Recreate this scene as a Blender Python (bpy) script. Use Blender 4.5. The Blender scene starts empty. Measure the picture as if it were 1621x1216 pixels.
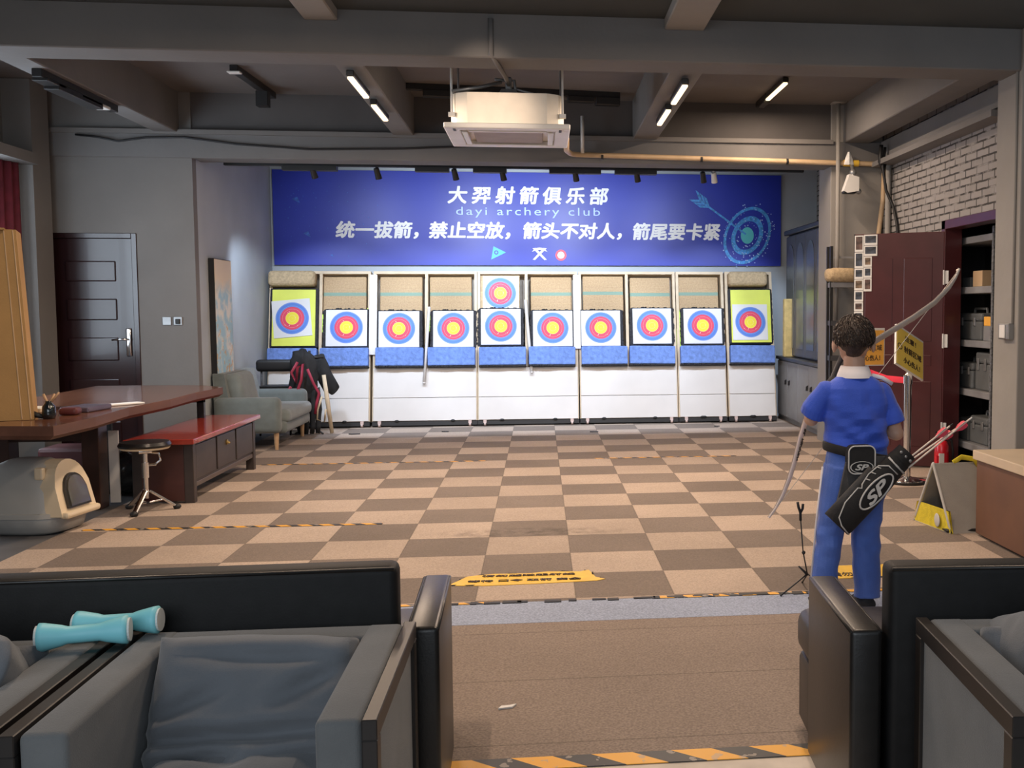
import bpy, bmesh, math, random
from mathutils import Vector, Matrix, Euler, noise
random.seed(7)
SC = bpy.context.scene
COL = SC.collection
PI = math.pi
R = math.radians

# ---------------------------------------------------------------- camera, world, exposure
def setup_camera():
    F, yaw, pitch, roll = 1681.9, -0.1148, -0.0698, -0.0025
    cx, cy, cz = 0.3353, -5.7745, 1.4494
    px, py = 1049.34, 607.9
    f = Vector((-math.sin(yaw) * math.cos(pitch), math.cos(yaw) * math.cos(pitch), math.sin(pitch)))
    r = Vector((math.cos(yaw), math.sin(yaw), 0))
    u = r.cross(f)
    r2 = r * math.cos(roll) + u * math.sin(roll)
    u2 = u * math.cos(roll) - r * math.sin(roll)
    cd = bpy.data.cameras.new('camera')
    cd.sensor_fit = 'HORIZONTAL'
    cd.sensor_width = 36
    cd.lens = F / 1621 * 36
    cd.shift_x = (810.5 - px) / 1621
    cd.shift_y = (py - 608) / 1621
    cd.clip_start = 0.05
    cam = bpy.data.objects.new('camera', cd)
    m = Matrix(((r2.x, u2.x, -f.x, cx), (r2.y, u2.y, -f.y, cy), (r2.z, u2.z, -f.z, cz), (0, 0, 0, 1)))
    cam.matrix_world = m
    COL.objects.link(cam)
    SC.camera = cam
setup_camera()

w = bpy.data.worlds.new('world')
SC.world = w
w.use_nodes = True
w.node_tree.nodes['Background'].inputs[0].default_value = (0.80, 0.90, 1.0, 1)
w.node_tree.nodes['Background'].inputs[1].default_value = 0.42
SC.view_settings.view_transform = 'Standard'
SC.view_settings.look = 'None'
SC.view_settings.gamma = 1
SC.view_settings.exposure = 0.25
SC.view_settings.use_curve_mapping = False

def light(kind, name, loc, energy, color=(1, 1, 1), to=None, size=None, size_y=None, spot=None, blend=1.0, radius=None, parent=None):
    d = bpy.data.lights.new(name, kind)
    d.energy = energy
    d.color = color
    if kind == 'AREA':
        d.shape = 'RECTANGLE'
        d.size = size
        d.size_y = size_y or size
    if kind == 'SPOT':
        d.spot_size = R(spot)
        d.spot_blend = blend
    if radius is not None and kind in ('SPOT', 'POINT'):
        d.shadow_soft_size = radius
    o = bpy.data.objects.new(name, d)
    o.location = loc
    if to is not None:
        o.rotation_euler = (Vector(to) - Vector(loc)).to_track_quat('-Z', 'Y').to_euler()
    COL.objects.link(o)
    if parent is not None:
        o.parent = parent
        o.matrix_parent_inverse = Matrix.Translation(parent.location).inverted()
    return o

# daylight through the window on the left wall and from the glazed side behind the camera
light('AREA', 'window_daylight', (-4.45, 2.6, 1.9), 22, (0.72, 0.86, 1.0), to=(-3.2, 5.2, 1.6), size=1.6, size_y=1.5)
light('AREA', 'rear_daylight', (-1.2, -7.6, 2.4), 78, (0.86, 0.93, 1.0), to=(0.2, 0, 0.7), size=4.0, size_y=2.0)

WARM = (1.0, 0.76, 0.57)
COOL = (0.70, 0.82, 1.0)

# ---------------------------------------------------------------- materials
MATS = {}
def mat(name, col, rough=0.6, metal=0.0, var=0.12, vs=6.0, bump=0.0, bs=80.0, emit=0.0, spec=0.5, sheen=0.0, alpha=1.0, trans=0.0, coat=0.0):
    if name in MATS:
        return MATS[name]
    m = bpy.data.materials.new(name)
    m.use_nodes = True
    nt = m.node_tree
    b = nt.nodes['Principled BSDF']
    c = tuple(col) + (1,)
    b.inputs['Roughness'].default_value = rough
    b.inputs['Metallic'].default_value = metal
    b.inputs['Specular IOR Level'].default_value = spec
    if sheen: b.inputs['Sheen Weight'].default_value = sheen
    if coat: b.inputs['Coat Weight'].default_value = coat
    if trans: b.inputs['Transmission Weight'].default_value = trans
    b.inputs['Alpha'].default_value = alpha
    tc = nt.nodes.new('ShaderNodeTexCoord')
    if var > 0:
        n = nt.nodes.new('ShaderNodeTexNoise')
        n.inputs['Scale'].default_value = vs
        n.inputs['Detail'].default_value = 6
        nt.links.new(tc.outputs['Object'], n.inputs['Vector'])
        rp = nt.nodes.new('ShaderNodeMapRange')
        rp.inputs['From Min'].default_value = 0.3
        rp.inputs['From Max'].default_value = 0.7
        rp.inputs['To Min'].default_value = 1 - var
        rp.inputs['To Max'].default_value = 1 + var
        nt.links.new(n.outputs['Fac'], rp.inputs['Value'])
        mx = nt.nodes.new('ShaderNodeMix')
        mx.data_type = 'RGBA'
        mx.blend_type = 'MULTIPLY'
        mx.inputs['Factor'].default_value = 1
        mx.inputs['A'].default_value = c
        nt.links.new(rp.outputs['Result'], mx.inputs['B'])
        nt.links.new(mx.outputs['Result'], b.inputs['Base Color'])
    else:
        b.inputs['Base Color'].default_value = c
    if bump > 0:
        n2 = nt.nodes.new('ShaderNodeTexNoise')
        n2.inputs['Scale'].default_value = bs
        n2.inputs['Detail'].default_value = 4
        nt.links.new(tc.outputs['Object'], n2.inputs['Vector'])
        bp = nt.nodes.new('ShaderNodeBump')
        bp.inputs['Strength'].default_value = bump
        bp.inputs['Distance'].default_value = 0.01
        nt.links.new(n2.outputs['Fac'], bp.inputs['Height'])
        nt.links.new(bp.outputs['Normal'], b.inputs['Normal'])
    if emit > 0:
        b.inputs['Emission Color'].default_value = c
        b.inputs['Emission Strength'].default_value = emit
    MATS[name] = m
    return m

class NT:
    """small helper for node graphs"""
    def __init__(s, name, rough=0.6):
        s.m = bpy.data.materials.new(name)
        s.m.use_nodes = True
        s.t = s.m.node_tree
        s.b = s.t.nodes['Principled BSDF']
        s.b.inputs['Roughness'].default_value = rough
        s.tc = s.t.nodes.new('ShaderNodeTexCoord')
        s.sep = s.t.nodes.new('ShaderNodeSeparateXYZ')
        s.t.links.new(s.tc.outputs['Object'], s.sep.inputs[0])
        s.X, s.Y, s.Z = s.sep.outputs
    def math(s, op, a, b=None, c=None):
        n = s.t.nodes.new('ShaderNodeMath')
        n.operation = op
        for i, v in enumerate((a, b, c)):
            if v is None: continue
            if isinstance(v, (int, float)): n.inputs[i].default_value = v
            else: s.t.links.new(v, n.inputs[i])
        return n.outputs[0]
    def comb(s, x, y, z=0.0):
        n = s.t.nodes.new('ShaderNodeCombineXYZ')
        for i, v in enumerate((x, y, z)):
            if isinstance(v, (int, float)): n.inputs[i].default_value = v
            else: s.t.links.new(v, n.inputs[i])
        return n.outputs[0]
    def mix(s, f, a, b, blend='MIX'):
        n = s.t.nodes.new('ShaderNodeMix')
        n.data_type = 'RGBA'
        n.blend_type = blend
        for k, v in (('Factor', f), ('A', a), ('B', b)):
            if isinstance(v, (int, float)): n.inputs[k].default_value = v
            elif isinstance(v, tuple): n.inputs[k].default_value = tuple(v) + (1,)
            else: s.t.links.new(v, n.inputs[k])
        return n.outputs['Result']
    def noise(s, scale, detail=5, vec=None):
        n = s.t.nodes.new('ShaderNodeTexNoise')
        n.inputs['Scale'].default_value = scale
        n.inputs['Detail'].default_value = detail
        s.t.links.new(vec or s.tc.outputs['Object'], n.inputs['Vector'])
        return n.outputs['Fac']
    def rng(s, v, a, b, c, d):
        n = s.t.nodes.new('ShaderNodeMapRange')
        for i, q in enumerate((a, b, c, d)): n.inputs[i + 1].default_value = q
        s.t.links.new(v, n.inputs[0])
        return n.outputs[0]
    def bump(s, h, strength=0.3, dist=0.01):
        n = s.t.nodes.new('ShaderNodeBump')
        n.inputs['Strength'].default_value = strength
        n.inputs['Distance'].default_value = dist
        s.t.links.new(h, n.inputs['Height'])
        s.t.links.new(n.outputs[0], s.b.inputs['Normal'])
    def col(s, c):
        if isinstance(c, tuple): s.b.inputs['Base Color'].default_value = c + (1,)
        else: s.t.links.new(c, s.b.inputs['Base Color'])
        return s.m

def carpet_checker():
    g = NT('carpet_checker', 0.95)
    ix = g.math('FLOOR', g.math('DIVIDE', g.X, 0.5))
    iy = g.math('FLOOR', g.math('DIVIDE', g.Y, 0.5))
    par = g.math('FLOORED_MODULO', g.math('ADD', ix, iy), 2.0)
    light_, dark_ = (0.45, 0.358, 0.288), (0.215, 0.172, 0.142)
    # each tile a little different, short pile, worn smudges
    wn = g.t.nodes.new('ShaderNodeTexWhiteNoise')
    wn.noise_dimensions = '2D'
    g.t.links.new(g.comb(ix, iy), wn.inputs['Vector'])
    tv = g.rng(wn.outputs['Value'], 0, 1, 0.9, 1.08)
    c = g.mix(par, dark_, light_)
    pile = g.noise(120, 5)
    sm = g.noise(1.3, 6)
    ex_ = g.math('DIVIDE', g.math('SUBTRACT', g.X, .25), .75); ey_ = g.math('DIVIDE', g.math('SUBTRACT', g.Y, 1.12), .17)
    blot = g.math('SUBTRACT', 1.0, g.math('ADD', g.math('MULTIPLY', ex_, ex_), g.math('MULTIPLY', ey_, ey_)))
    blot = g.math('MULTIPLY', g.math('MAXIMUM', blot, 0.0), g.rng(g.noise(9, 5), .42, .62, 0, 1))
    k = g.math('MULTIPLY', tv, g.math('MULTIPLY', g.rng(pile, .3, .7, .80, 1.18), g.rng(sm, .25, .6, .86, 1.04)))
    fx = g.math('ABSOLUTE', g.math('SUBTRACT', g.math('FLOORED_MODULO', g.math('DIVIDE', g.X, 0.5), 1.0), 0.5))
    fy = g.math('ABSOLUTE', g.math('SUBTRACT', g.math('FLOORED_MODULO', g.math('DIVIDE', g.Y, 0.5), 1.0), 0.5))
    e = g.math('GREATER_THAN', g.math('MAXIMUM', fx, fy), 0.4925)
    k2 = g.math('MULTIPLY', k, g.math('SUBTRACT', 1.0, g.math('ADD', g.math('MULTIPLY', e, 0.28), g.math('MULTIPLY', blot, .45))))
    n = g.t.nodes.new('ShaderNodeVectorMath')
    n.operation = 'SCALE'
    g.t.links.new(c, n.inputs[0]); g.t.links.new(k2, n.inputs['Scale'])
    g.bump(pile, .35, .004)
    return g.col(n.outputs[0])

def carpet_plain(name, c0, tile=True):
    g = NT(name, 0.95)
    pile = g.noise(110, 5)
    sm = g.noise(1.1, 6)
    k = g.math('MULTIPLY', g.rng(pile, .3, .7, .72, 1.26), g.rng(sm, .3, .65, .9, 1.06))
    n = g.t.nodes.new('ShaderNodeVectorMath')
    n.operation = 'SCALE'
    n.inputs[0].default_value = c0
    if tile:
        fy = g.math('ABSOLUTE', g.math('SUBTRACT', g.math('FLOORED_MODULO', g.math('ADD', g.math('DIVIDE', g.Y, 0.62), .69), 1.0), 0.5))
        e = g.math('GREATER_THAN', fy, 0.493)
        k = g.math('MULTIPLY', k, g.math('SUBTRACT', 1.0, g.math('MULTIPLY', e, 0.3)))
    g.t.links.new(k, n.inputs['Scale'])
    g.bump(pile, .35, .004)
    return g.col(n.outputs[0])

def brick_paint():
    g = NT('painted_brick', 0.8)
    br = g.t.nodes.new('ShaderNodeTexBrick')
    br.inputs['Scale'].default_value = 1.0
    br.inputs['Mortar Size'].default_value = 0.0085
    br.inputs['Mortar Smooth'].default_value = 0.25
    br.inputs['Brick Width'].default_value = 0.235
    br.inputs['Row Height'].default_value = 0.066
    br.inputs['Color1'].default_value = (0.34, 0.32, 0.31, 1)
    br.inputs['Color2'].default_value = (0.28, 0.265, 0.255, 1)
    br.inputs['Mortar'].default_value = (0.04, 0.038, 0.036, 1)
    wob = g.noise(9, 3)
    vx = g.math('ADD', g.Y, g.math('MULTIPLY', wob, 0.02))
    vy = g.math('ADD', g.Z, g.math('MULTIPLY', g.noise(12, 3), 0.012))
    g.t.links.new(g.comb(g.math('ADD', g.X, vx), vy), br.inputs['Vector'])
    h = g.math('ADD', g.math('MULTIPLY', g.math('SUBTRACT', 1.0, br.outputs['Fac']), 1.0), g.math('MULTIPLY', g.noise(40, 4), .35))
    g.bump(h, .9, .012)
    patch = g.rng(g.noise(7, 5), .50, .66, 0.0, 1.0)
    c = g.mix(patch, br.outputs['Color'], (0.31, 0.295, 0.285))
    return g.col(c)

def wood(name, c1, c2, scale=(14, 1.2, 14), rough=0.45, coat=0.0):
    g = NT(name, rough)
    mp = g.t.nodes.new('ShaderNodeMapping')
    mp.inputs['Scale'].default_value = scale
    g.t.links.new(g.tc.outputs['Object'], mp.inputs['Vector'])
    n = g.noise(1.0, 8, mp.outputs[0])
    c = g.mix(g.rng(n, .3, .7, 0, 1), c1, c2)
    g.bump(n, .12, .004)
    if coat: g.b.inputs['Coat Weight'].default_value = coat
    return g.col(c)

def hazard(name, period=0.14, skew=0.5, c1=(0.85, 0.42, 0.04), c2=(0.03, 0.03, 0.03)):
    g = NT(name, 0.5)
    v = g.math('FLOORED_MODULO', g.math('DIVIDE', g.math('ADD', g.X, g.math('MULTIPLY', g.Y, skew * 2)), period), 1.0)
    s = g.math('GREATER_THAN', v, 0.52)
    wear = g.math('GREATER_THAN', g.noise(16, 5), 0.62)
    c = g.mix(s, c1, c2)
    c = g.mix(g.math('MULTIPLY', wear, .6), c, (0.42, 0.36, 0.30))
    return g.col(c)

def ring_face(name):
    """printed archery face: rings by distance from the sheet's own centre (x, z)"""
    g = NT(name, 0.55)
    d = g.math('SQRT', g.math('ADD', g.math('MULTIPLY', g.X, g.X), g.math('MULTIPLY', g.Z, g.Z)))
    c = (0.70, 0.70, 0.70)
    cols = ((0.200, (0.075, 0.20, 0.62)), (0.144, (0.70, 0.045, 0.10)), (0.080, (0.85, 0.70, 0.03)))
    for r_, cc in cols:
        c = g.mix(g.math('LESS_THAN', d, r_), c, cc)
    fr = g.math('FLOORED_MODULO', g.math('DIVIDE', d, 0.0385), 1.0)
    line = g.math('MULTIPLY', g.math('LESS_THAN', fr, 0.06), g.math('LESS_THAN', d, 0.2))
    c = g.mix(g.math('MULTIPLY', line, .35), c, (0.9, 0.9, 0.9))
    holes = g.math('MULTIPLY', g.math('GREATER_THAN', g.noise(38, 2), 0.70), g.math('LESS_THAN', d, 0.13))
    c = g.mix(g.math('MULTIPLY', holes, .7), c, (0.85, 0.83, 0.75))
    return g.col(c)

def straw(name):
    g = NT(name, 0.85)
    wv = g.math('SINE', g.math('MULTIPLY', g.Z, 420))
    n = g.noise(60, 4)
    c = g.mix(g.rng(n, .3, .7, 0, 1), (0.40, 0.27, 0.15), (0.52, 0.375, 0.22))
    band = g.math('LESS_THAN', g.math('ABSOLUTE', g.math('SUBTRACT', g.Z, 0.0)), 0.022)
    c = g.mix(g.math('MULTIPLY', band, .8), c, (0.16, 0.33, 0.28))
    g.bump(wv, .4, .003)
    return g.col(c)

def painted(name):
    """abstract canvas: sand at the top, pale blue and white below"""
    g = NT(name, 0.7)
    z = g.math('ADD', g.Z, g.math('MULTIPLY', g.noise(6, 6), .3))
    c = g.mix(g.rng(g.noise(7, 8), .45, .60, 0, 1), (0.42, 0.66, 0.78), (0.85, 0.85, 0.80))
    c = g.mix(g.math('MULTIPLY', g.rng(g.noise(13, 6), .56, .62, 0, .8), g.math('LESS_THAN', g.Z, 0.0)), c, (0.74, 0.48, 0.22))
    c = g.mix(g.rng(z, .38, .55, 0, 1), c, (0.86, 0.72, 0.54))
    return g.col(c)

M_carpet = carpet_checker()
M_strip = carpet_plain('grey_blue_carpet', (0.33, 0.38, 0.50), False)
M_brown = carpet_plain('brown_carpet', (0.275, 0.218, 0.180))
M_conc = mat('dark_floor', (0.10, 0.10, 0.105), .6, var=.25, vs=2, bump=.1)
M_white_floor = mat('worn_white_floor', (0.62, 0.55, 0.47), .5, var=.25, vs=5)
M_wall = mat('grey_wall', (0.185, 0.175, 0.166), .8, var=.07, vs=2, bump=.15, bs=30)
M_wallback = mat('back_wall_grey', (0.44, 0.48, 0.51), .8, var=.06, vs=2)
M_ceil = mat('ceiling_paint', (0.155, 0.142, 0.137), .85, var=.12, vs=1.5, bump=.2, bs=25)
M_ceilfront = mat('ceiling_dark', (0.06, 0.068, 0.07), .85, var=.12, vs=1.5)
M_beam = mat('beam_paint', (0.175, 0.168, 0.164), .8, var=.09, vs=1.6, bump=.25, bs=18)
M_column = mat('column_paint', (0.30, 0.285, 0.265), .8, var=.06, vs=2.5, bump=.15, bs=22)
M_brick = brick_paint()
M_black = mat('black_matte', (0.012, 0.012, 0.013), .55, var=.2)
M_blackm = mat('black_metal', (0.02, 0.02, 0.021), .38, var=.15)
M_leather = mat('black_leather', (0.010, 0.0095, 0.0095), .36, var=.25, vs=25, bump=.05, bs=170, spec=.45)
M_leatherm = mat('black_leather_matte', (0.008, 0.008, 0.0085), .6, var=.2, vs=25, bump=.05, bs=170, spec=.25)
M_fabric = mat('charcoal_fabric', (0.112, 0.118, 0.122), .9, var=.10, vs=9, bump=.25, bs=350, sheen=.2)
M_fabricl = mat('charcoal_cushion', (0.115, 0.126, 0.142), .88, var=.08, vs=6, bump=.2, bs=350, sheen=.25)
M_frame_gloss = mat('glossy_dark_wood', (0.014, 0.011, 0.010), .44, var=.2)
M_teal = mat('teal_foam', (0.22, 0.62, 0.70), .5, var=.05)
M_tealend = mat('pale_cap', (0.62, 0.64, 0.62), .5, var=.05)
M_chrome = mat('chrome', (0.75, 0.75, 0.76), .14, 1.0, var=.05)
M_steel = mat('steel_grey', (0.33, 0.335, 0.34), .4, .6, var=.15)
M_shelfm = mat('shelf_grey', (0.28, 0.285, 0.30), .5, .2, var=.15)
M_purple = mat('plum_door', (0.075, 0.018, 0.020), .32, var=.15, vs=4, coat=.15)
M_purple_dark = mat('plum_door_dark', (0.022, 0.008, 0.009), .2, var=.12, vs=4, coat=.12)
M_white = mat('white_panel', (0.66, 0.63, 0.60), .55, var=.04, vs=3)
M_whitep = mat('white_plastic', (0.78, 0.77, 0.74), .4, var=.04)
M_acb = mat('ac_casing', (0.84, 0.77, 0.66), .4, .1, var=.08, vs=5)
M_pine = mat('pale_pine', (0.60, 0.48, 0.33), .6, var=.12, vs=8)
M_bluefoam = mat('blue_foam', (0.145, 0.245, 0.58), .9, var=.22, vs=22, bump=.8, bs=60)
M_foamdark = mat('dark_foam', (0.03, 0.03, 0.035), .9, var=.3, vs=30, bump=.6, bs=60)
M_pinkwood = mat('brown_board', (0.42, 0.27, 0.20), .7, var=.15)
M_yel = mat('yellow_sheet', (0.70, 0.76, 0.10), .55, var=.06, vs=4)
M_neon = mat('neon_yellow', (0.55, 0.85, 0.08), .55, var=.05)
M_burlap = mat('burlap_roll', (0.50, 0.38, 0.23), .9, var=.2, vs=40, bump=.8, bs=90)
M_face = ring_face('ring_face')
M_straw = straw('straw_mat')
M_banner = mat('banner_blue', (0.018, 0.036, 0.40), .40, var=.10, vs=1.0)
M_letter = mat('banner_white', (0.86, 0.88, 0.92), .5, var=.02)
M_letterb = mat('banner_pale_blue', (0.45, 0.62, 0.95), .5, var=.02)
M_graphic = mat('banner_cyan', (0.06, 0.30, 0.72), .5, var=.35, vs=30)
M_graphicd = mat('banner_mid_blue', (0.03, 0.12, 0.50), .5, var=.35, vs=30)
M_teallogo = mat('banner_teal', (0.10, 0.55, 0.62), .5, var=.05)
M_redlogo = mat('banner_red', (0.85, 0.10, 0.16), .5, var=.05)
M_desk = wood('red_brown_slab', (0.115, 0.045, 0.026), (0.20, 0.085, 0.05), (9, .8, 9), .22, .3)
M_deskleg = wood('dark_leg_wood', (0.035, 0.014, 0.010), (0.06, 0.024, 0.016), (8, 8, 1.2), .4)
M_redtop = wood('red_lacquer', (0.27, 0.025, 0.018), (0.38, 0.05, 0.03), (10, 1, 10), .2, .4)
M_chest = wood('chest_dark_wood', (0.03, 0.022, 0.02), (0.055, 0.04, 0.036), (3, 3, 9), .45)
M_chestend = wood('chest_red_brown', (0.05, 0.014, 0.012), (0.08, 0.024, 0.018), (3, 3, 9), .4)
M_cardboard = mat('cardboard', (0.40, 0.235, 0.085), .8, var=.08, vs=5, bump=.1)
M_sofagrey = mat('grey_green_upholstery', (0.155, 0.185, 0.185), .92, var=.12, vs=10, bump=.3, bs=300, sheen=.3)
M_oak = mat('light_oak', (0.56, 0.36, 0.20), .5, var=.15, vs=8)
M_litter = mat('litter_grey', (0.40, 0.40, 0.38), .42, var=.04)
M_cream = mat('cream_plastic', (0.74, 0.62, 0.44), .4, var=.04)
M_smoke = mat('smoky_flap', (0.08, 0.07, 0.05), .15, var=.15, coat=.4)
M_canvas = painted('canvas_paint')
M_pipe = mat('beige_pipe', (0.56, 0.40, 0.24), .5, var=.12)
M_redbelt = mat('red_belt', (0.75, 0.03, 0.06), .5, var=.05)
M_orange = mat('orange_sign', (0.95, 0.48, 0.08), .45, var=.06)
M_signink = mat('sign_ink', (0.08, 0.05, 0.03), .6, var=.05)
M_extred = mat('extinguisher_red', (0.70, 0.015, 0.03), .3, var=.05, coat=.3)
M_petyellow = mat('yellow_plush', (0.74, 0.60, 0.04), .95, var=.15, vs=20, bump=.4, bs=120)
M_petgrey = mat('grey_felt', (0.36, 0.335, 0.30), .95, var=.06, vs=10, bump=.3, bs=200)
M_brownlam = mat('brown_laminate', (0.165, 0.078, 0.045), .5, var=.12, vs=5)
M_creamtop = mat('cream_top', (0.62, 0.50, 0.36), .45, var=.05)
M_cabgrey = mat('cabinet_grey', (0.22, 0.22, 0.225), .45, var=.1)
M_cabdark = mat('cabinet_dark', (0.055, 0.058, 0.065), .4, var=.15)
M_glassdk = mat('cabinet_glass', (0.10, 0.11, 0.115), .28, var=.3, vs=3, coat=.15)
M_case = mat('grey_case', (0.13, 0.14, 0.145), .5, var=.15)
M_boxtan = mat('tan_box', (0.55, 0.38, 0.22), .7, var=.06)
M_tapey = mat('yellow_tape', (0.88, 0.55, 0.06), .5, var=.12, vs=12)
M_hazard = hazard('hazard_tape')
M_hazard2 = hazard('hazard_tape_wide', .26, .6)
M_skin = mat('skin', (0.56, 0.33, 0.23), .5, var=.06, vs=12)
M_hair = mat('black_hair', (0.030, 0.018, 0.013), .42, var=.5, vs=60, bump=.5, bs=150)
M_shirt = mat('royal_blue_shirt', (0.026, 0.085, 0.56), .75, var=.10, vs=8, bump=.25, bs=200, sheen=.2)
M_shirtw = mat('white_collar', (0.74, 0.71, 0.74), .7, var=.04)
M_pants = mat('blue_trousers', (0.058, 0.135, 0.50), .7, var=.10, vs=8, bump=.25, bs=200, sheen=.2)
M_nylon = mat('black_nylon', (0.010, 0.010, 0.011), .75, var=.2, vs=30, bump=.3, bs=300)
M_nylong = mat('grey_nylon', (0.065, 0.062, 0.062), .7, var=.2, vs=30, bump=.3, bs=300)
M_piping = mat('grey_piping', (0.55, 0.55, 0.54), .5, var=.05)
M_limbw = mat('white_limb', (0.92, 0.78, 0.68), .35, var=.04)
M_limbg = mat('grey_limb', (0.50, 0.46, 0.42), .35, var=.08)
M_riser = mat('riser_dark', (0.04, 0.04, 0.045), .3, .5, var=.1)
M_vane = mat('red_vane', (0.80, 0.06, 0.10), .5, var=.1)
M_vanew = mat('pink_white_vane', (0.85, 0.66, 0.66), .5, var=.1)
M_shaft = mat('pale_shaft', (0.74, 0.64, 0.55), .4, var=.05)
M_strap = mat('crimson_strap', (0.32, 0.02, 0.05), .6, var=.2)
M_paper = mat('paper_white', (0.80, 0.79, 0.76), .7, var=.03)
M_glow = None

# ---------------------------------------------------------------- mesh builder
class MB:
    def __init__(s, off=(0, 0, 0)):
        s.bm = bmesh.new()
        s.off = Vector(off)
        s.mi = 0
        s.smooth_faces = False
    def _v(s, p):
        return s.bm.verts.new(Vector(p) - s.off)
    def _faces(s, fs):
        for f in fs:
            if f: f.material_index = s.mi
    def face(s, pts):
        f = s.bm.faces.new([s._v(p) for p in pts])
        f.material_index = s.mi
        return f
    def box(s, x0, x1, y0, y1, z0, z1, bev=0.0, seg=2, rot=None, c=None):
        """axis box, optional bevel, optional rotation matrix about c (or its centre)"""
        vs = [Vector((x, y, z)) for x in (x0, x1) for y in (y0, y1) for z in (z0, z1)]
        if rot is not None:
            cc = Vector(c) if c is not None else Vector(((x0 + x1) / 2, (y0 + y1) / 2, (z0 + z1) / 2))
            vs = [cc + rot @ (v - cc) for v in vs]
        bv = [s._v(v) for v in vs]
        q = ((0, 1, 3, 2), (4, 6, 7, 5), (0, 4, 5, 1), (2, 3, 7, 6), (0, 2, 6, 4), (1, 5, 7, 3))
        fs = [s.bm.faces.new([bv[i] for i in k]) for k in q]
        s._faces(fs)
        if bev > 0:
            es = list({e for f in fs for e in f.edges})
            r = bmesh.ops.bevel(s.bm, geom=es, offset=bev, segments=seg, profile=0.5, affect='EDGES', clamp_overlap=True)
            s._faces(r['faces'])
        return s
    def cyl(s, p0, p1, r0, r1=None, n=16, cap=True):
        p0, p1 = Vector(p0), Vector(p1)
        r1 = r0 if r1 is None else r1
        return s.tube([p0, p1], [r0, r1], n, cap)
    def tube(s, pts, r, n=10, cap=True, closed=False, flat=1.0, up=None):
        pts = [Vector(p) for p in pts]
        rs = r if isinstance(r, (list, tuple)) else [r] * len(pts)
        N = len(pts)
        rings = []
        prev = None
        for i, p in enumerate(pts):
            a = pts[(i - 1) % N] if (closed or i > 0) else p
            b = pts[(i + 1) % N] if (closed or i < N - 1) else p
            t = (b - a)
            t = t.normalized() if t.length > 1e-9 else Vector((0, 0, 1))
            if prev is None:
                ref = Vector(up) if up is not None else (Vector((0, 0, 1)) if abs(t.z) < .9 else Vector((1, 0, 0)))
                u = (ref - t * ref.dot(t)).normalized()
            else:
                ref = Vector(up) if up is not None else prev
                u = (ref - t * ref.dot(t))
                u = u.normalized() if u.length > 1e-6 else prev
            prev = u
            v = t.cross(u)
            rr = rs[i]
            ru, rv = (rr if isinstance(rr, tuple) else (rr, rr * flat))
            rings.append([s._v(p + u * (ru * math.cos(2 * PI * k / n)) + v * (rv * math.sin(2 * PI * k / n))) for k in range(n)])
        fs = []
        for i in range(N if closed else N - 1):
            A, B = rings[i], rings[(i + 1) % N]
            for k in range(n):
                fs.append(s.bm.faces.new((A[k], A[(k + 1) % n], B[(k + 1) % n], B[k])))
        if cap and not closed:
            fs.append(s.bm.faces.new(list(reversed(rings[0]))))
            fs.append(s.bm.faces.new(rings[-1]))
        s._faces(fs)
        return s
    def loft(s, rings, cap=True):
        """rings: lists of points, same length"""
        rv = [[s._v(p) for p in r] for r in rings]
        n = len(rv[0])
        fs = []
        for A, B in zip(rv, rv[1:]):
            for k in range(n):
                fs.append(s.bm.faces.new((A[k], A[(k + 1) % n], B[(k + 1) % n], B[k])))
        if cap:
            fs.append(s.bm.faces.new(list(reversed(rv[0]))))
            fs.append(s.bm.faces.new(rv[-1]))
        s._faces(fs)
        return s
    def lathe(s, prof, c=(0, 0, 0), n=24):
        c = Vector(c)
        return s.loft([[c + Vector((r * math.cos(2 * PI * k / n), r * math.sin(2 * PI * k / n), z)) for k in range(n)] for r, z in prof])
    def ball(s, c, r, seg=16, rings=10, rot=None):
        r = r if isinstance(r, (tuple, list)) else (r, r, r)
        c = Vector(c)
        rr = []
        for i in range(rings + 1):
            th = PI * i / rings
            th = min(max(th, .03), PI - .03)
            ring = []
            for k in range(seg):
                a = 2 * PI * k / seg
                v = Vector((r[0] * math.sin(th) * math.cos(a), r[1] * math.sin(th) * math.sin(a), -r[2] * math.cos(th)))
                if rot is not None: v = rot @ v
                ring.append(c + v)
            rr.append(ring)
        return s.loft(rr)
    def prism(s, poly, d, axis='y', at=0.0):
        """poly of 2d points extruded by d along axis, starting at 'at'. axis y: (x,z); x: (y,z); z: (x,y)"""
        def P(a, b, t):
            return {'y': (a, t, b), 'x': (t, a, b), 'z': (a, b, t)}[axis]
        A = [s._v(P(a, b, at)) for a, b in poly]
        B = [s._v(P(a, b, at + d)) for a, b in poly]
        fs = [s.bm.faces.new(A), s.bm.faces.new(list(reversed(B)))]
        n = len(poly)
        for i in range(n):
            fs.append(s.bm.faces.new((A[i], B[i], B[(i + 1) % n], A[(i + 1) % n])))
        s._faces(fs)
        return s
    def ribbon_ring(s, c, r_out, r_in, d, axis='y', n=48, scale=(1, 1), ang=0.0):
        ca, sa = math.cos(ang), math.sin(ang)
        def pt(r, a, t):
            x, z = r * math.cos(a) * scale[0], r * math.sin(a) * scale[1]
            x, z = x * ca - z * sa, x * sa + z * ca
            return {'y': (c[0] + x, c[1] + t, c[2] + z), 'z': (c[0] + x, c[1] + z, c[2] + t), 'x': (c[0] + t, c[1] + x, c[2] + z)}[axis]
        R4 = []
        for k in range(n):
            a = 2 * PI * k / n
            R4.append([s._v(pt(r_out, a, 0)), s._v(pt(r_in, a, 0)), s._v(pt(r_in, a, d)), s._v(pt(r_out, a, d))])
        fs = []
        for k in range(n):
            A, B = R4[k], R4[(k + 1) % n]
            for i in range(4):
                fs.append(s.bm.faces.new((A[i], A[(i + 1) % 4], B[(i + 1) % 4], B[i])))
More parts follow.
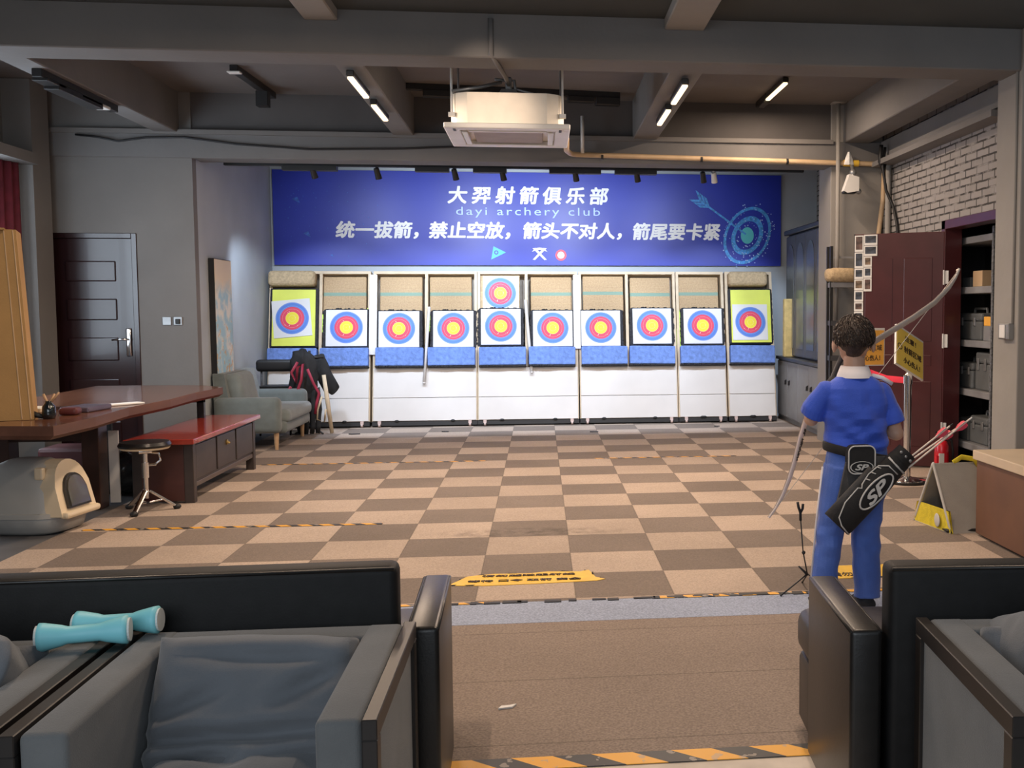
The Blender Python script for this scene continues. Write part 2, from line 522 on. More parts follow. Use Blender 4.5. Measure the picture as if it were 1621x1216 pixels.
        s._faces(fs)
        return s
    def xform(s, m):
        bmesh.ops.transform(s.bm, matrix=m, verts=s.bm.verts)
        return s
    def build(s, name, mats, parent=None, smooth=False, angle=None):
        bmesh.ops.recalc_face_normals(s.bm, faces=s.bm.faces)
        me = bpy.data.meshes.new(name)
        s.bm.to_mesh(me)
        s.bm.free()
        for m in (mats if isinstance(mats, (list, tuple)) else [mats]):
            me.materials.append(m)
        if smooth:
            for p in me.polygons: p.use_smooth = True
            if angle is not None:
                me.set_sharp_from_angle(angle=R(angle))
        o = bpy.data.objects.new(name, me)
        COL.objects.link(o)
        if parent is not None: o.parent = parent
        return o

def tag(o, label=None, cat=None, group=None, kind=None):
    if label: o['label'] = label
    if cat: o['category'] = cat
    if group: o['group'] = group
    if kind: o['kind'] = kind
    return o

def thing(name, label, cat, loc=(0, 0, 0), rot=(0, 0, 0), group=None):
    o = bpy.data.objects.new(name, None)
    o.empty_display_size = .1
    o.location = loc
    o.rotation_euler = rot if isinstance(rot, (tuple, list)) else (0, 0, rot)
    COL.objects.link(o)
    return tag(o, label, cat, group)

def copy_tree(o, parent=None):
    c = o.copy()
    COL.objects.link(c)
    if parent is not None: c.parent = parent
    for ch in list(o.children): copy_tree(ch, c)
    return c

def struct(name, mb, m, parent=None, smooth=False):
    o = mb.build(name, m, parent, smooth)
    if parent is None: o['kind'] = 'structure'
    return o

def mod_smooth(o, levels=1):
    md = o.modifiers.new('sub', 'SUBSURF')
    md.levels = levels
    md.render_levels = levels
def mod_remesh(o, size, smooth=6, fac=.5):
    md = o.modifiers.new('remesh', 'REMESH')
    md.mode = 'VOXEL'
    md.voxel_size = size
    md.use_smooth_shade = True
    if smooth:
        m2 = o.modifiers.new('smooth', 'SMOOTH')
        m2.iterations = smooth
        m2.factor = fac

def text_mesh(body, width=None, height=None, bold=0.0, shear=0.0, spacing=1.0, depth=0.002):
    """font outline as mesh verts centred on the origin in the x-z plane, facing -y"""
    cu = bpy.data.curves.new('lettering', 'FONT')
    cu.body = body
    cu.size = 1.0
    cu.shear = shear
    cu.space_character = spacing
    cu.extrude = 0.0
    cu.resolution_u = 3
    ob = bpy.data.objects.new('lettering', cu)
    COL.objects.link(ob)
    bpy.context.view_layer.update()
    dg = bpy.context.evaluated_depsgraph_get()
    me = bpy.data.meshes.new_from_object(ob.evaluated_get(dg))
    bpy.data.objects.remove(ob)
    bpy.data.curves.remove(cu)
    xs = [v.co.x for v in me.vertices] or [0, 1]
    ys = [v.co.y for v in me.vertices] or [0, 1]
    x0, x1, y0, y1 = min(xs), max(xs), min(ys), max(ys)
    sx = width / max(x1 - x0, 1e-6) if width else None
    sy = height / max(y1 - y0, 1e-6) if height else None
    sx = sx or sy
    sy = sy or sx
    for v in me.vertices:
        v.co = Vector(((v.co.x - (x0 + x1) / 2) * sx, 0.0, (v.co.y - (y0 + y1) / 2) * sy))
    bm = bmesh.new()
    bm.from_mesh(me)
    if bold > 0:
        src = bm.faces[:]
        for k in range(6):
            a = 2 * PI * k / 6
            dup = bmesh.ops.duplicate(bm, geom=src)
            bmesh.ops.translate(bm, vec=(bold * sx * math.cos(a), -.00025 * (k + 1), bold * sy * math.sin(a)), verts=[g for g in dup['geom'] if isinstance(g, bmesh.types.BMVert)])
    r = bmesh.ops.extrude_face_region(bm, geom=bm.faces[:])
    bmesh.ops.translate(bm, vec=(0, -depth, 0), verts=[g for g in r['geom'] if isinstance(g, bmesh.types.BMVert)])
    bmesh.ops.recalc_face_normals(bm, faces=bm.faces)
    bm.to_mesh(me)
    bm.free()
    return me

def text(name, body, m, parent, mx, **k):
    me = text_mesh(body, **k)
    me.transform(mx)
    me.materials.clear()
    me.materials.append(m)
    me.name = name
    o = bpy.data.objects.new(name, me)
    COL.objects.link(o)
    o.parent = parent
    return o

def T(*a): return Matrix.Translation(Vector(a))
def RX(a): return Matrix.Rotation(a, 4, 'X')
def RY(a): return Matrix.Rotation(a, 4, 'Y')
def RZ(a): return Matrix.Rotation(a, 4, 'Z')

# ================================================================ the room
FY = 5.25          # plane of the left front wall, the column front and the back beam
BY = 8.32          # back wall
RX_ = 3.97         # right brick wall
LX = -4.55

b = MB(); b.box(-6.2, 6.2, -9, 9, -.12, -.004); struct('floor', b, M_conc)
b = MB()
b.mi = 0; b.box(-2.78, 3.97, -.54, BY, -.004, .004)
b.mi = 1; b.box(-2.78, 3.97, -.90, -.54, -.004, .003)
b.mi = 2; b.box(-4.2, 3.97, -2.40, -.90, -.004, .002)
b.mi = 3; b.box(-4.2, 3.97, -5.0, -2.40, -.004, .001)
struct('floor', b, [M_carpet, M_strip, M_brown, M_white_floor])

# left front wall with the door opening
DL, DR, DT = -4.44, -3.64, 2.16
b = MB()
b.box(LX, DL - .05, FY, FY + .12, 0, 3.6)
b.box(DR + .03, -3.045, FY, FY + .12, 0, 3.6)
b.box(DL - .05, DR + .03, FY, FY + .12, DT + .04, 3.6)
b.box(LX, DR + .1, FY + .5, FY + .6, 0, 2.4)
struct('wall_left', b, M_wall)
b = MB(); b.box(-3.145, -3.045, FY + .12, BY, 0, 3.6); struct('wall_left', b, M_wallback)
b = MB()
b.box(LX - .1, LX, -9, 1.6, 0, 3.6); b.box(LX - .1, LX, 4.3, FY + .6, 0, 3.6)
b.box(LX - .1, LX, 1.6, 4.3, 0, .9); b.box(LX - .1, LX, 1.6, 4.3, 2.75, 3.6)
struct('wall_left', b, M_wall)
b = MB(); b.box(LX, -4.30, 4.75, 5.1, 0, 3.58); struct('column', b, M_wall)
b = MB(); b.box(-3.145, 4.6, BY, BY + .1, 0, 3.6); struct('wall_back', b, M_wallback)
# right: column, alcove wall, brick wall with the storage doorway
b = MB(); b.box(3.39, 3.95, FY, FY + .48, 0, 3.6, .008); struct('column', b, M_column)
b = MB(); b.box(4.05, 4.15, FY + .3, BY, 0, 3.6); struct('wall_right', b, M_brick)
b = MB()
b.box(RX_, RX_ + .1, 3.50, FY + .4, 0, 3.6); b.box(RX_, RX_ + .1, 1.6, 3.50, 2.24, 3.6)
b.box(RX_, RX_ + .1, -9, 2.30, 0, 2.24)
struct('wall_right', b, M_brick)
b = MB(); b.box(3.835, 4.3, 1.72, 2.15, 0, 3.6, .01); struct('column', b, M_column)
# storage room behind the doorway
b = MB()
b.box(4.95, 5.05, 1.2, 5.2, 0, 2.7); b.box(4.07, 5.05, 4.9, 5.0, 0, 2.7); b.box(4.07, 5.05, 1.2, 1.3, 0, 2.7); b.box(4.07, 5.05, 1.2, 5.0, 2.6, 2.7)
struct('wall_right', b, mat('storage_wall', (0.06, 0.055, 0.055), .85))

# ceilings
b = MB(); b.box(LX - .1, RX_ + .2, 2.0, FY + .3, 3.585, 3.7); b.box(-3.2, 4.3, FY + .2, BY + .1, 3.4, 3.5); struct('ceiling', b, M_ceil)
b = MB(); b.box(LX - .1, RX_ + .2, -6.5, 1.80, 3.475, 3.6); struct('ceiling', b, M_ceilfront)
def beam(x0, x1, y0, y1, z0, z1, m=M_beam):
    q = MB(); q.box(x0, x1, y0, y1, z0, z1, .008, 1); return struct('ceiling_beam', q, m)
beam(LX, 4.2, 1.75, 2.10, 3.18, 3.62)
beam(-3.375, -3.155, 2.10, FY, 3.19, 3.60)
beam(-1.10, -.895, 2.10, FY, 3.19, 3.60)
beam(1.30, 1.55, 2.10, FY, 3.19, 3.60)
beam(3.52, 3.80, 2.10, FY, 3.19, 3.60)
beam(1.22, 1.50, -4.0, 1.75, 3.40, 3.5, M_column)
beam(-1.22, -1.0, -4.0, 1.75, 3.40, 3.5, M_column)
# back beam and the wall above it
b = MB(); b.box(LX, RX_ + .1, FY - .03, FY + .3, 2.945, 3.20, .008, 1); struct('ceiling_beam', b, M_beam)
b = MB(); b.box(LX, RX_ + .1, FY + .02, FY + .25, 3.195, 3.59); struct('wall_front_of_alcove', b, mat('upper_wall', (0.10, 0.092, 0.09), .85, var=.1, vs=2))
b = MB(); b.box(LX, 3.4, FY - .06, FY - .02, 3.17, 3.215); struct('trim_1', b, M_wall)
b = MB(); b.box(3.80, RX_, 2.18, FY - .1, 2.93, 2.98); b.box(3.90, RX_, 2.18, FY - .1, 3.02, 3.19); struct('trim_2', b, M_beam)
b = MB(); b.box(LX, -4.25, 3.4, 4.75, 2.80, 2.9); struct('trim_3', b, M_wall)

# window on the left wall behind the curtain
wn = MB(); wn.box(LX - .07, LX - .02, 1.6, 1.66, .9, 2.75); wn.box(LX - .07, LX - .02, 4.24, 4.3, .9, 2.75); wn.box(LX - .07, LX - .02, 2.92, 2.98, .9, 2.75)
wn.box(LX - .07, LX - .02, 1.6, 4.3, .9, .96); wn.box(LX - .07, LX - .02, 1.6, 4.3, 2.69, 2.75)
win = struct('window_1', wn, M_whitep)
gl = MB(); gl.box(LX - .09, LX - .08, 1.6, 4.3, .9, 2.75)
gl.build('pane', mat('daylight_pane', (0.75, 0.87, 1.0), .3, var=0, emit=4.0), win)

# door_1: plum door in the left front wall
d = MB(); d.box(DL, DR, FY + .02, FY + .07, 0.01, DT, .004, 1)
door = struct('door_1', d, M_purple_dark)
pan = []
for z0, z1 in ((1.74, 1.94), (1.36, 1.57), (.96, 1.19), (.55, .78), (.14, .36)):
    q = MB(); q.box(DL + .17, DR - .16, FY + .008, FY + .03, z0, z1, .012, 2)
    q.build('door_panel', M_purple_dark, door)
f = MB()
f.box(DL - .055, DL, FY - .012, FY + .12, 0, DT + .05, .004, 1); f.box(DR, DR + .05, FY - .012, FY + .12, 0, DT + .05, .004, 1); f.box(DL, DR, FY - .012, FY + .12, DT, DT + .05, .004, 1)
f.build('door_frame', M_purple_dark, door)
h = MB(); h.box(DR - .085, DR - .035, FY - .004, FY + .02, 1.0, 1.28, .012, 2); h.cyl((DR - .06, FY + .01, 1.17), (DR - .06, FY - .055, 1.17), .011, n=10); h.tube([(DR - .06, FY - .05, 1.17), (DR - .12, FY - .055, 1.172), (DR - .20, FY - .045, 1.165)], [.011, .010, .008], 8)
h.build('door_handle', M_chrome, door, True)

# door_2: open plum door of the storage doorway on the right
HX, HY = 3.95, 3.47
ang = math.atan2(3.90 - HY, 3.27 - HX)
d2 = thing('door_2', None, None, (HX, HY, .012), ang)
d2['kind'] = 'structure'
q = MB(); q.box(0, .82, -.02, .02, 0, 2.13, .004, 1); q.build('door_leaf', M_purple, d2)
for x0, x1 in ((.10, .36), (.46, .72)):
    for z0, z1 in ((.18, .78), (.92, 1.02), (1.14, 1.90)):
        q = MB(); q.box(x0, x1, .012, .0235, z0, z1, .008, 2); q.build('door_panel', M_purple, d2)
q = MB(); q.box(.815, .825, -.022, .024, 0, 2.13); q.build('door_edge', M_black, d2)
for z in (1.72, 1.15, .35):
    q = MB(); q.box(-.045, .005, .018, .028, z - .06, z + .06, .003, 1); q.cyl((-.004, .03, z - .065), (-.004, .03, z + .065), .009, n=8); q.build('hinge', M_whitep, d2)
q = MB(); q.box(RX_ - .03, RX_ + .13, 3.44, 3.53, 0, 2.24, .004, 1); q.box(RX_ - .03, RX_ + .13, 2.18, 2.30, 0, 2.24); q.box(RX_ - .03, RX_ + .13, 2.18, 3.53, 2.16, 2.24, .004, 1)
struct('trim_4', q, M_purple)

# ================================================================ ceiling things
def tube_lamp(label, x, y0, y1, z, group, power, housing=True):
    t = thing('tube_lamp', label, 'lamp', (x, (y0 + y1) / 2, z), group=group)
    o = (x, (y0 + y1) / 2, z)
    q = MB(o); q.box(x - .028, x + .028, y0, y1, z, z + .045, .006, 1); q.build('housing', M_blackm, t)
    q = MB(o); q.box(x - .022, x + .022, y0 + .01, y1 - .01, z - .018, z + .002, .008, 2)
    q.build('diffuser', mat('warm_diffuser', (1.0, 0.76, 0.46), .5, var=0, emit=1.9), t)
    l = light('AREA', 'tube_light', (x, (y0 + y1) / 2, z - .03), power, WARM, size=.05, size_y=(y1 - y0), parent=t)
    return t
G = 'warm ceiling tube lamps'
tube_lamp('lit tube lamp nearer the viewer on left middle ceiling beam', -1.0, 2.18, 2.92, 3.125, G, 32)
tube_lamp('lit tube lamp farther from the viewer on left middle ceiling beam', -.995, 3.23, 3.94, 3.125, G, 32)
tube_lamp('lit tube lamp nearer the viewer on right middle ceiling beam', 1.43, 2.21, 2.93, 3.125, G, 32)
tube_lamp('lit tube lamp farther from the viewer on right middle ceiling beam', 1.425, 3.20, 3.92, 3.125, G, 32)
t = tube_lamp('lit tube lamp on short black track at right of ceiling', 2.60, 3.95, 4.75, 3.53, G, 32)
q = MB((2.60, 4.35, 3.53)); q.box(2.575, 2.625, 4.75, 5.2, 3.535, 3.585); q.box(2.565, 2.635, 4.78, 5.05, 3.50, 3.54, .006, 1); q.build('track', M_blackm, t)
# front bay lamps, above the frame
for x, y in ((1.36, .1), (-1.1, .1), (1.36, -1.9), (-1.1, -1.9)):
    t = thing('tube_lamp', 'warm tube lamp on front bay beam above the seats', 'lamp', (x, y, 3.36), group=G)
    q = MB(); q.box(-.028, .028, -.36, .36, 0, .04); q.build('housing', M_blackm, t)
    q = MB(); q.box(-.022, .022, -.35, .35, -.016, .002); q.build('diffuser', mat('warm_diffuser', (1, .8, .58)), t)
    light('AREA', 'tube_light', (x, y, 3.33), 27, WARM, size=.05, size_y=.7, parent=t)

def track(name, label, pts, wid, hei, heads, group='black ceiling tracks'):
    a, c = Vector(pts[0]), Vector(pts[1])
    t = thing(name, label, 'track light', (a + c) / 2, math.atan2((c - a).y, (c - a).x), group)
    L = (c - a).length / 2
    q = MB(); q.box(-L, L, -wid / 2, wid / 2, -hei, 0, .004, 1); q.build('rail', M_blackm, t)
    for s, l, dz, m in heads:
        q = MB(); q.box(s * L - l / 2, s * L + l / 2, -wid * .8, wid * .8, -hei - dz, -hei + .005, .005, 1); q.build('lamp_head', m, t)
    return t
track('track_rail', 'black ceiling track with flat lamp heads crossing behind the air conditioner', ((-.9, 4.62, 3.585), (1.14, 4.86, 3.585)), .06, .06, ((-.72, .26, .06, M_blackm), (-.3, .5, .05, M_blackm), (.62, .26, .05, M_blackm), (.88, .24, .07, M_blackm)))
tl = track('track_rail', 'unlit black ceiling track with one small head at upper left', ((-2.29, 4.0, 3.585), (-2.25, 5.2, 3.585)), .07, .06, ((.45, .10, .14, M_blackm), (-.96, .08, .01, M_whitep)))
track('track_rail', 'unlit black track with pale tube under far left ceiling beam', ((-3.235, 2.45, 3.19), (-3.235, 3.85, 3.19)), .07, .06, ((-.72, .3, .02, M_blackm), (-.1, .8, .045, M_blackm), (.3, .55, .02, M_whitep)))

# ceiling cassette air conditioner
ac = thing('ceiling_air_conditioner', 'cream cassette air conditioner hanging from the ceiling', 'air conditioner', (.105, 2.93, 2.83))
q = MB(); q.prism([(-.385, -.38), (-.30, -.43), (.30, -.43), (.385, -.38), (.43, -.30), (.43, .30), (.385, .40), (-.385, .40), (-.43, .30), (-.43, -.30)], .235, 'z', .03); q.build('body', M_acb, ac)
q = MB()
for p0, p1 in (((-.475, -.475), (.475, -.36)), ((-.475, .36), (.475, .475)), ((-.475, -.36), (-.36, .36)), ((.36, -.36), (.475, .36))):
    q.box(p0[0], p1[0], p0[1], p1[1], -.01, .03, .006, 1)
q.build('panel', M_whitep, ac)
q = MB(); q.box(-.27, .27, -.27, .27, -.004, .02, .01, 2); q.build('grille', mat('ac_grille', (0.36, 0.30, 0.27), .6, var=.1), ac)
for sx, sy, lx, ly in ((0, -.33, .30, .022), (0, .33, .30, .022), (-.33, 0, .022, .30), (.33, 0, .022, .30)):
    q = MB(); q.box(sx - lx, sx + lx, sy - ly, sy + ly, -.016, -.006, .005, 1); q.build('louver', M_whitep, ac)
for s in (-1, 1):
    q = MB(); q.box(s * .40 - .01, s * .40 + .01, -.43, -.33, -.013, -.008); q.build('vent_slot', M_black, ac)
for sx in (-.42, .42):
    for sy in (-.36, .36):
        q = MB(); q.cyl((sx, sy, .10), (sx, sy, .75), .009, n=8); q.box(sx - .025, sx + .025, sy - .03, sy + .01, .09, .12); q.build('hanger_rod', M_whitep if sy < 0 else M_steel, ac)
q = MB(); q.loft([[(-.10 + .0 * k, -.2, .265), (.10, -.2, .265), (.10, .1, .265), (-.10, .1, .265)] if k == 0 else [(-.05, -.15, .35), (.06, -.15, .35), (.06, .05, .35), (-.05, .05, .35)] for k in (0, 1)]); q.box(-.02, .03, -.17, -.08, .34, .44, .01, 1); q.build('pipe_cover', M_steel, ac)
q = MB(); q.tube([(-.42, -.36, .28), (-.2, -.3, .33), (-.05, -.2, .39)], .014, 8); q.tube([(.05, -.1, .36), (.25, 0, .33), (.42, .2, .34)], .01, 6); q.tube([(-.1, -.15, .42), (-.03, -.12, .42), (.05, -.12, .42), (.06, -.12, .30)], .012, 6); q.build('refrigerant_line', M_steel, ac, True)

sl = thing('fill_spotlight', 'added unseen warm spotlight brightening the air conditioner', 'lamp', (-.25, -1.1, 3.475))  # added lamp above the view, put in to brighten the air conditioner
q = MB(); q.cyl((0, 0, 0), (0, 0, -.08), .02, n=10); q.cyl((0, -.05, -.12), (0, .08, -.15), .04, n=16); q.build('spot_head', M_blackm, sl, True, 40)
light('SPOT', 'fill_spot', (-.25, -1.0, 3.30), 185, WARM, to=(.02, 2.5, 2.92), spot=13.5, blend=1.0, radius=.03, parent=sl)

# pipes and wires
q = MB(); q.tube([(.565, 3.1, 2.85), (.60, 4.4, 2.95), (.66, 5.1, 3.02), (.72, 5.16, 3.02), (2.4, 5.16, 2.99), (3.90, 5.16, 2.965), (3.94, 5.16, 2.93), (3.93, 5.16, 2.6), (3.86, 5.16, 2.02), (3.86, 5.16, .3)], .026, 10)
pp = q.build('drain_pipe', M_pipe, None, True); tag(pp, 'beige drain pipe running along back beam and down beside the column', 'pipe')
for x in (.98, 2.0, 2.9, 3.55):
    q = MB(); q.cyl((x - .012, 5.16, 3.005 - (x - .7) * .012), (x + .012, 5.16, 3.005 - (x - .7) * .012), .031, n=12); q.build('pipe_clip', M_blackm, pp)
q = MB(); q.cyl((.78, 5.12, 3.03), (.78, 5.12, 3.40), .018, n=8); tag(q.build('drain_stub', M_whitep, None, True), 'short white pipe rising from beige drain pipe beside the air conditioner', 'pipe')
q = MB(); q.tube([(3.43, 5.12, 3.585), (3.43, 5.12, 2.0), (3.43, 5.17, 1.2)], .022, 10); q.box(3.36, 3.50, 5.05, 5.19, 3.575, 3.587)
tag(q.build('conduit_pipe', M_column, None, True), 'pale vertical pipe from ceiling down front of far column', 'pipe')
q = MB(); q.tube([(.02, 1.735, 3.44), (.02, 1.735, 3.20), (.06, 1.9, 3.165), (.10, 2.3, 3.17), (.11, 2.7, 3.2)], .018, 8); tag(q.build('wall_conduit', M_beam, None, True), 'grey conduit down the front beam to the air conditioner', 'pipe')
q = MB(); q.tube([(3.93, 4.98, 3.18), (3.93, 5.0, 2.6), (3.93, 5.0, 2.0), (3.93, 5.0, .1)], .03, 10); q.tube([(3.93, 2.3, 3.12), (3.93, 5.0, 3.05)], .012, 6); tag(q.build('wall_pipe', M_column, None, True), 'grey pipe standing in corner of the painted brick wall', 'pipe')
q = MB(); q.tube([(3.86, 4.90, 3.1), (3.83, 4.88, 2.9), (3.87, 4.88, 2.66), (3.94, 4.86, 2.5), (3.945, 4.82, 2.42), (3.945, 4.75, 2.3), (3.945, 4.7, 2.1)], .016, 6); q.tube([(3.82, 4.9, 3.12), (3.80, 4.88, 2.95), (3.84, 4.9, 2.85), (3.87, 4.9, 2.98)], .022, 6)
tag(q.build('cable_bundle', M_black, None, True), 'black cables hanging in the corner beside the brick wall', 'cable')
q = MB(); q.tube([(-4.1, 5.2, 3.15), (-3.9, 5.19, 3.13), (-3.7, 5.18, 3.09), (-3.45, 5.19, 3.13), (-3.1, 5.19, 3.14), (-2.6, 5.19, 3.08), (-1.9, 5.19, 3.04), (-1.0, 5.19, 3.06), (-.2, 5.19, 3.10), (.1, 5.19, 3.12)], .010, 6)
tag(q.build('cable_run', M_black, None, True), 'black cable sagging along the back beam from upper left', 'cable')

cam = thing('security_camera', 'white security camera hanging from beige pipe by far column', 'camera', (3.56, 5.05, 2.9))
o = (3.56, 5.05, 2.9)
q = MB(o); q.prism([(3.44, 2.66), (3.48, 2.64), (3.60, 2.66), (3.60, 2.80), (3.50, 2.83)], .10, 'y', 4.93); q.build('housing', M_whitep, cam)
q = MB(o); q.box(3.445, 3.57, 4.935, 5.025, 2.635, 2.66, .004, 1); q.build('lens_window', M_black, cam)
q = MB(o); q.tube([(3.56, 5.0, 2.80), (3.58, 5.08, 2.86), (3.58, 5.12, 2.94)], .02, 8); q.ball((3.61, 4.98, 2.66), .03); q.ball((3.57, 5.05, 2.86), .035); q.build('mount', M_steel, cam, True)
q = MB(o); q.loft([[(3.545 + .03 * math.cos(a) * s, 5.12 + .02 * math.sin(a), z) for a in (0, 1.57, 3.14, 4.71)] for z, s in ((2.95, 1.8), (3.02, 1.2), (3.08, .4))]); q.build('tape_wrap', M_whitep, cam)
q = MB(o); q.cyl((3.50, 5.16, 2.972), (3.66, 5.16, 2.970), .034, n=12); q.build('yellow_tape', M_tapey, cam)

# black lighting track in front of the target bay with spot heads
tr = thing('spot_track', 'long black spotlight track above the target stands', 'track light', (.15, 5.75, 2.93))
o = (.15, 5.75, 2.93)
q = MB(o); q.box(-2.88, 3.22, 5.72, 5.78, 2.945, 2.985); q.build('rail', M_black, tr)
for x0, x1 in ((-2.3, -1.75), (-.95, -.6), (-.35, .0), (.45, 1.0), (1.15, 1.6)):
    q = MB(o); q.box(x0, x1, 5.70, 5.80, 2.90, 2.95); q.build('lamp_box', M_black, tr)
for x in (-2.5, 0.15, 2.9):
    q = MB(o); q.cyl((x, 5.75, 2.98), (x, 5.75, 3.40), .008, n=8); q.build('hanger_rod', M_blackm, tr)
for i, x in enumerate((-2.0, -1.35, -.55, -.05, .72, 1.38, 2.1, 2.22)):
    q = MB(o); q.cyl((x, 5.74, 2.955), (x, 5.74, 2.915), .012, n=8); q.cyl((x, 5.73, 2.93), (x + .02, 5.78, 2.83), .028, .034, n=14); q.build('spot_head', M_blackm if i < 7 else M_whitep, tr, True, 40)
SPOT = ((-2.55, -2.3), (-1.35, -1.2), (-.45, -.45), (.65, .65), (1.75, 1.6), (2.9, 2.6))
for x, tx in SPOT:
    light('SPOT', 'target_spot', (x, 5.80, 2.80), 150, COOL, to=(tx, 7.9, .72), spot=70, blend=.45, radius=.05, parent=tr)
for x, pw in ((-1.95, 62), (-.55, 175), (.72, 175), (2.05, 62)):
    light('SPOT', 'banner_spot', (x, 5.80, 2.80), pw, (.82, .91, 1.0), to=(x, 8.27, 2.60), spot=72, blend=1.0, radius=.04, parent=tr)

# ================================================================ banner
KB = (8.26 + 5.7745) / (8.15 + 5.7745)
def bx(x): return .3353 + (x - .3353) * KB
def bz(z): return 1.4494 + (z - 1.4494) * KB
bn = thing('wall_banner', 'wide blue club banner with white lettering on the back wall', 'banner', (.27, 8.29, 2.6))
o = Vector((.27, 8.29, 2.6))
q = MB(o); q.box(bx(-2.982), bx(3.523), 8.27, 8.30, bz(2.026), bz(3.215)); q.build('sheet', M_banner, bn)
YB = 8.268
def bt(name, body, x0, x1, z0, z1, m=M_letter, **k):
    cxx, czz = (bx(x0) + bx(x1)) / 2 - o.x, (bz(z0) + bz(z1)) / 2 - o.z
    return text(name, body, m, bn, T(cxx, YB - o.y, czz), width=bx(x1) - bx(x0), height=bz(z1) - bz(z0), **k)
bt('club_name', '大羿射箭俱乐部', -.818, 1.235, 2.815, 3.03, bold=.034, shear=.12, spacing=1.42)
# thin rounded latin line
bt('latin_name', 'dayi archery club', -.717, 1.126, 2.635, 2.77, M_letterb, spacing=1.25)
for s_, x0, x1 in (('统一拔箭，', -2.217, -1.20), ('禁止空放，', -1.06, -.04), ('箭头不对人，', .14, 1.40), ('箭尾要卡紧', 1.56, 2.705)):
    bt('rule_line', s_, x0, x1, 2.365, 2.575, bold=.036, shear=.12)
def bpoly(name, pts, m, d=.003):
    q = MB(o); q.prism([(bx(x), bz(z)) for x, z in pts], -d, 'y', YB); return q.build(name, m, bn)
bpoly('triangle_mark', [(-.28, 2.10), (-.25, 2.27), (-.09, 2.19)], M_teallogo)
q = MB(o); q.ribbon_ring((bx(-.215), YB - .003, bz(2.19)), .028, .014, -.002, 'y', 20); q.build('triangle_eye', M_banner, bn)
for pts in ([(.25, 2.245), (.29, 2.25), (.43, 2.10), (.40, 2.095)], [(.43, 2.245), (.39, 2.25), (.25, 2.10), (.28, 2.095)], [(.24, 2.20), (.28, 2.245), (.34, 2.255), (.40, 2.245), (.44, 2.20), (.40, 2.215), (.34, 2.225), (.28, 2.215)]):
    bpoly('crossed_mark', pts, M_letter, .003 + .001 * len(pts) + .0012 * (pts[0][0] > .4))
q = MB(o); q.cyl((bx(.614), YB, bz(2.158)), (bx(.614), YB - .003, bz(2.158)), .072, n=32); q.build('round_mark', M_redlogo, bn)
q = MB(o); q.cyl((bx(.614), YB - .003, bz(2.158)), (bx(.614), YB - .006, bz(2.158)), .045, n=32); q.build('round_mark_centre', M_letter, bn)
# dart board drawing with the flying arrow
cc = (bx(3.07), YB, bz(2.425))
for ro, ri, m in ((.40, .355, M_graphic), (.27, .20, M_graphic), (.11, .0, M_teallogo)):
    q = MB(o)
    if ri > 0: q.ribbon_ring(cc, ro, ri, -.003, 'y', 64, (1, .74), R(62))
    else:
        q.prism([(cc[0] + ro * math.cos(a) * .8, cc[2] + ro * math.sin(a)) for a in [2 * PI * k / 24 for k in range(24)]], -.004, 'y', YB)
    q.build('target_drawing', m, bn)
random.seed(3)
q = MB(o)
for k in range(150):
    a, rr = random.uniform(0, 2 * PI), random.choice((.34, .37, .41, .44, .24, .29, .16)) + random.uniform(-.02, .02)
    x, z = rr * math.cos(a), rr * .74 * math.sin(a)
    x, z = x * math.cos(R(62)) - z * math.sin(R(62)), x * math.sin(R(62)) + z * math.cos(R(62))
    s_ = random.uniform(.004, .010)
    q.prism([(cc[0] + x - s_, cc[2] + z), (cc[0] + x, cc[2] + z - s_), (cc[0] + x + s_, cc[2] + z), (cc[0] + x, cc[2] + z + s_)], -.004, 'y', YB)
q.build('target_speckle', M_letterb, bn)['kind'] = 'stuff'
q = MB(o)
A, Bp = Vector((bx(2.45), bz(2.87))), Vector((bx(3.05), bz(2.44)))
dv = (Bp - A).normalized(); nv = Vector((-dv.y, dv.x))
q.prism([tuple(A + nv * .012), tuple(Bp + nv * .012), tuple(Bp - nv * .012), tuple(A - nv * .012)], -.005, 'y', YB)
for s_ in (-1, 1):
    for k in range(3):
        p = A + dv * (.05 + .065 * k - .08)
        q.prism([tuple(p), tuple(p + dv * .05), tuple(p - dv * .06 + nv * .075 * s_), tuple(p - dv * .11 + nv * .075 * s_)][::s_], -.0055 - .0005 * k - .0002 * s_, 'y', YB)
q.build('arrow_drawing', M_graphic, bn)
q = MB(o)
for k in range(90):
    x, z = random.uniform(-2.9, -1.6), random.uniform(2.1, 3.05)
    s_ = random.uniform(.003, .009)
    q.prism([(bx(x) - s_, bz(z)), (bx(x), bz(z) - s_), (bx(x) + s_, bz(z)), (bx(x), bz(z) + s_)], -.002, 'y', YB)
for x, z, s_ in ((-2.75, 2.85, .10), (-2.62, 2.42, .09), (-2.3, 2.15, .05)):
    q.prism([(bx(x), bz(z)), (bx(x) + s_, bz(z) - s_ * .5), (bx(x) + s_ * .7, bz(z) + s_ * .3)], -.002, 'y', YB)
q.build('star_speckle', M_graphicd, bn)['kind'] = 'stuff'
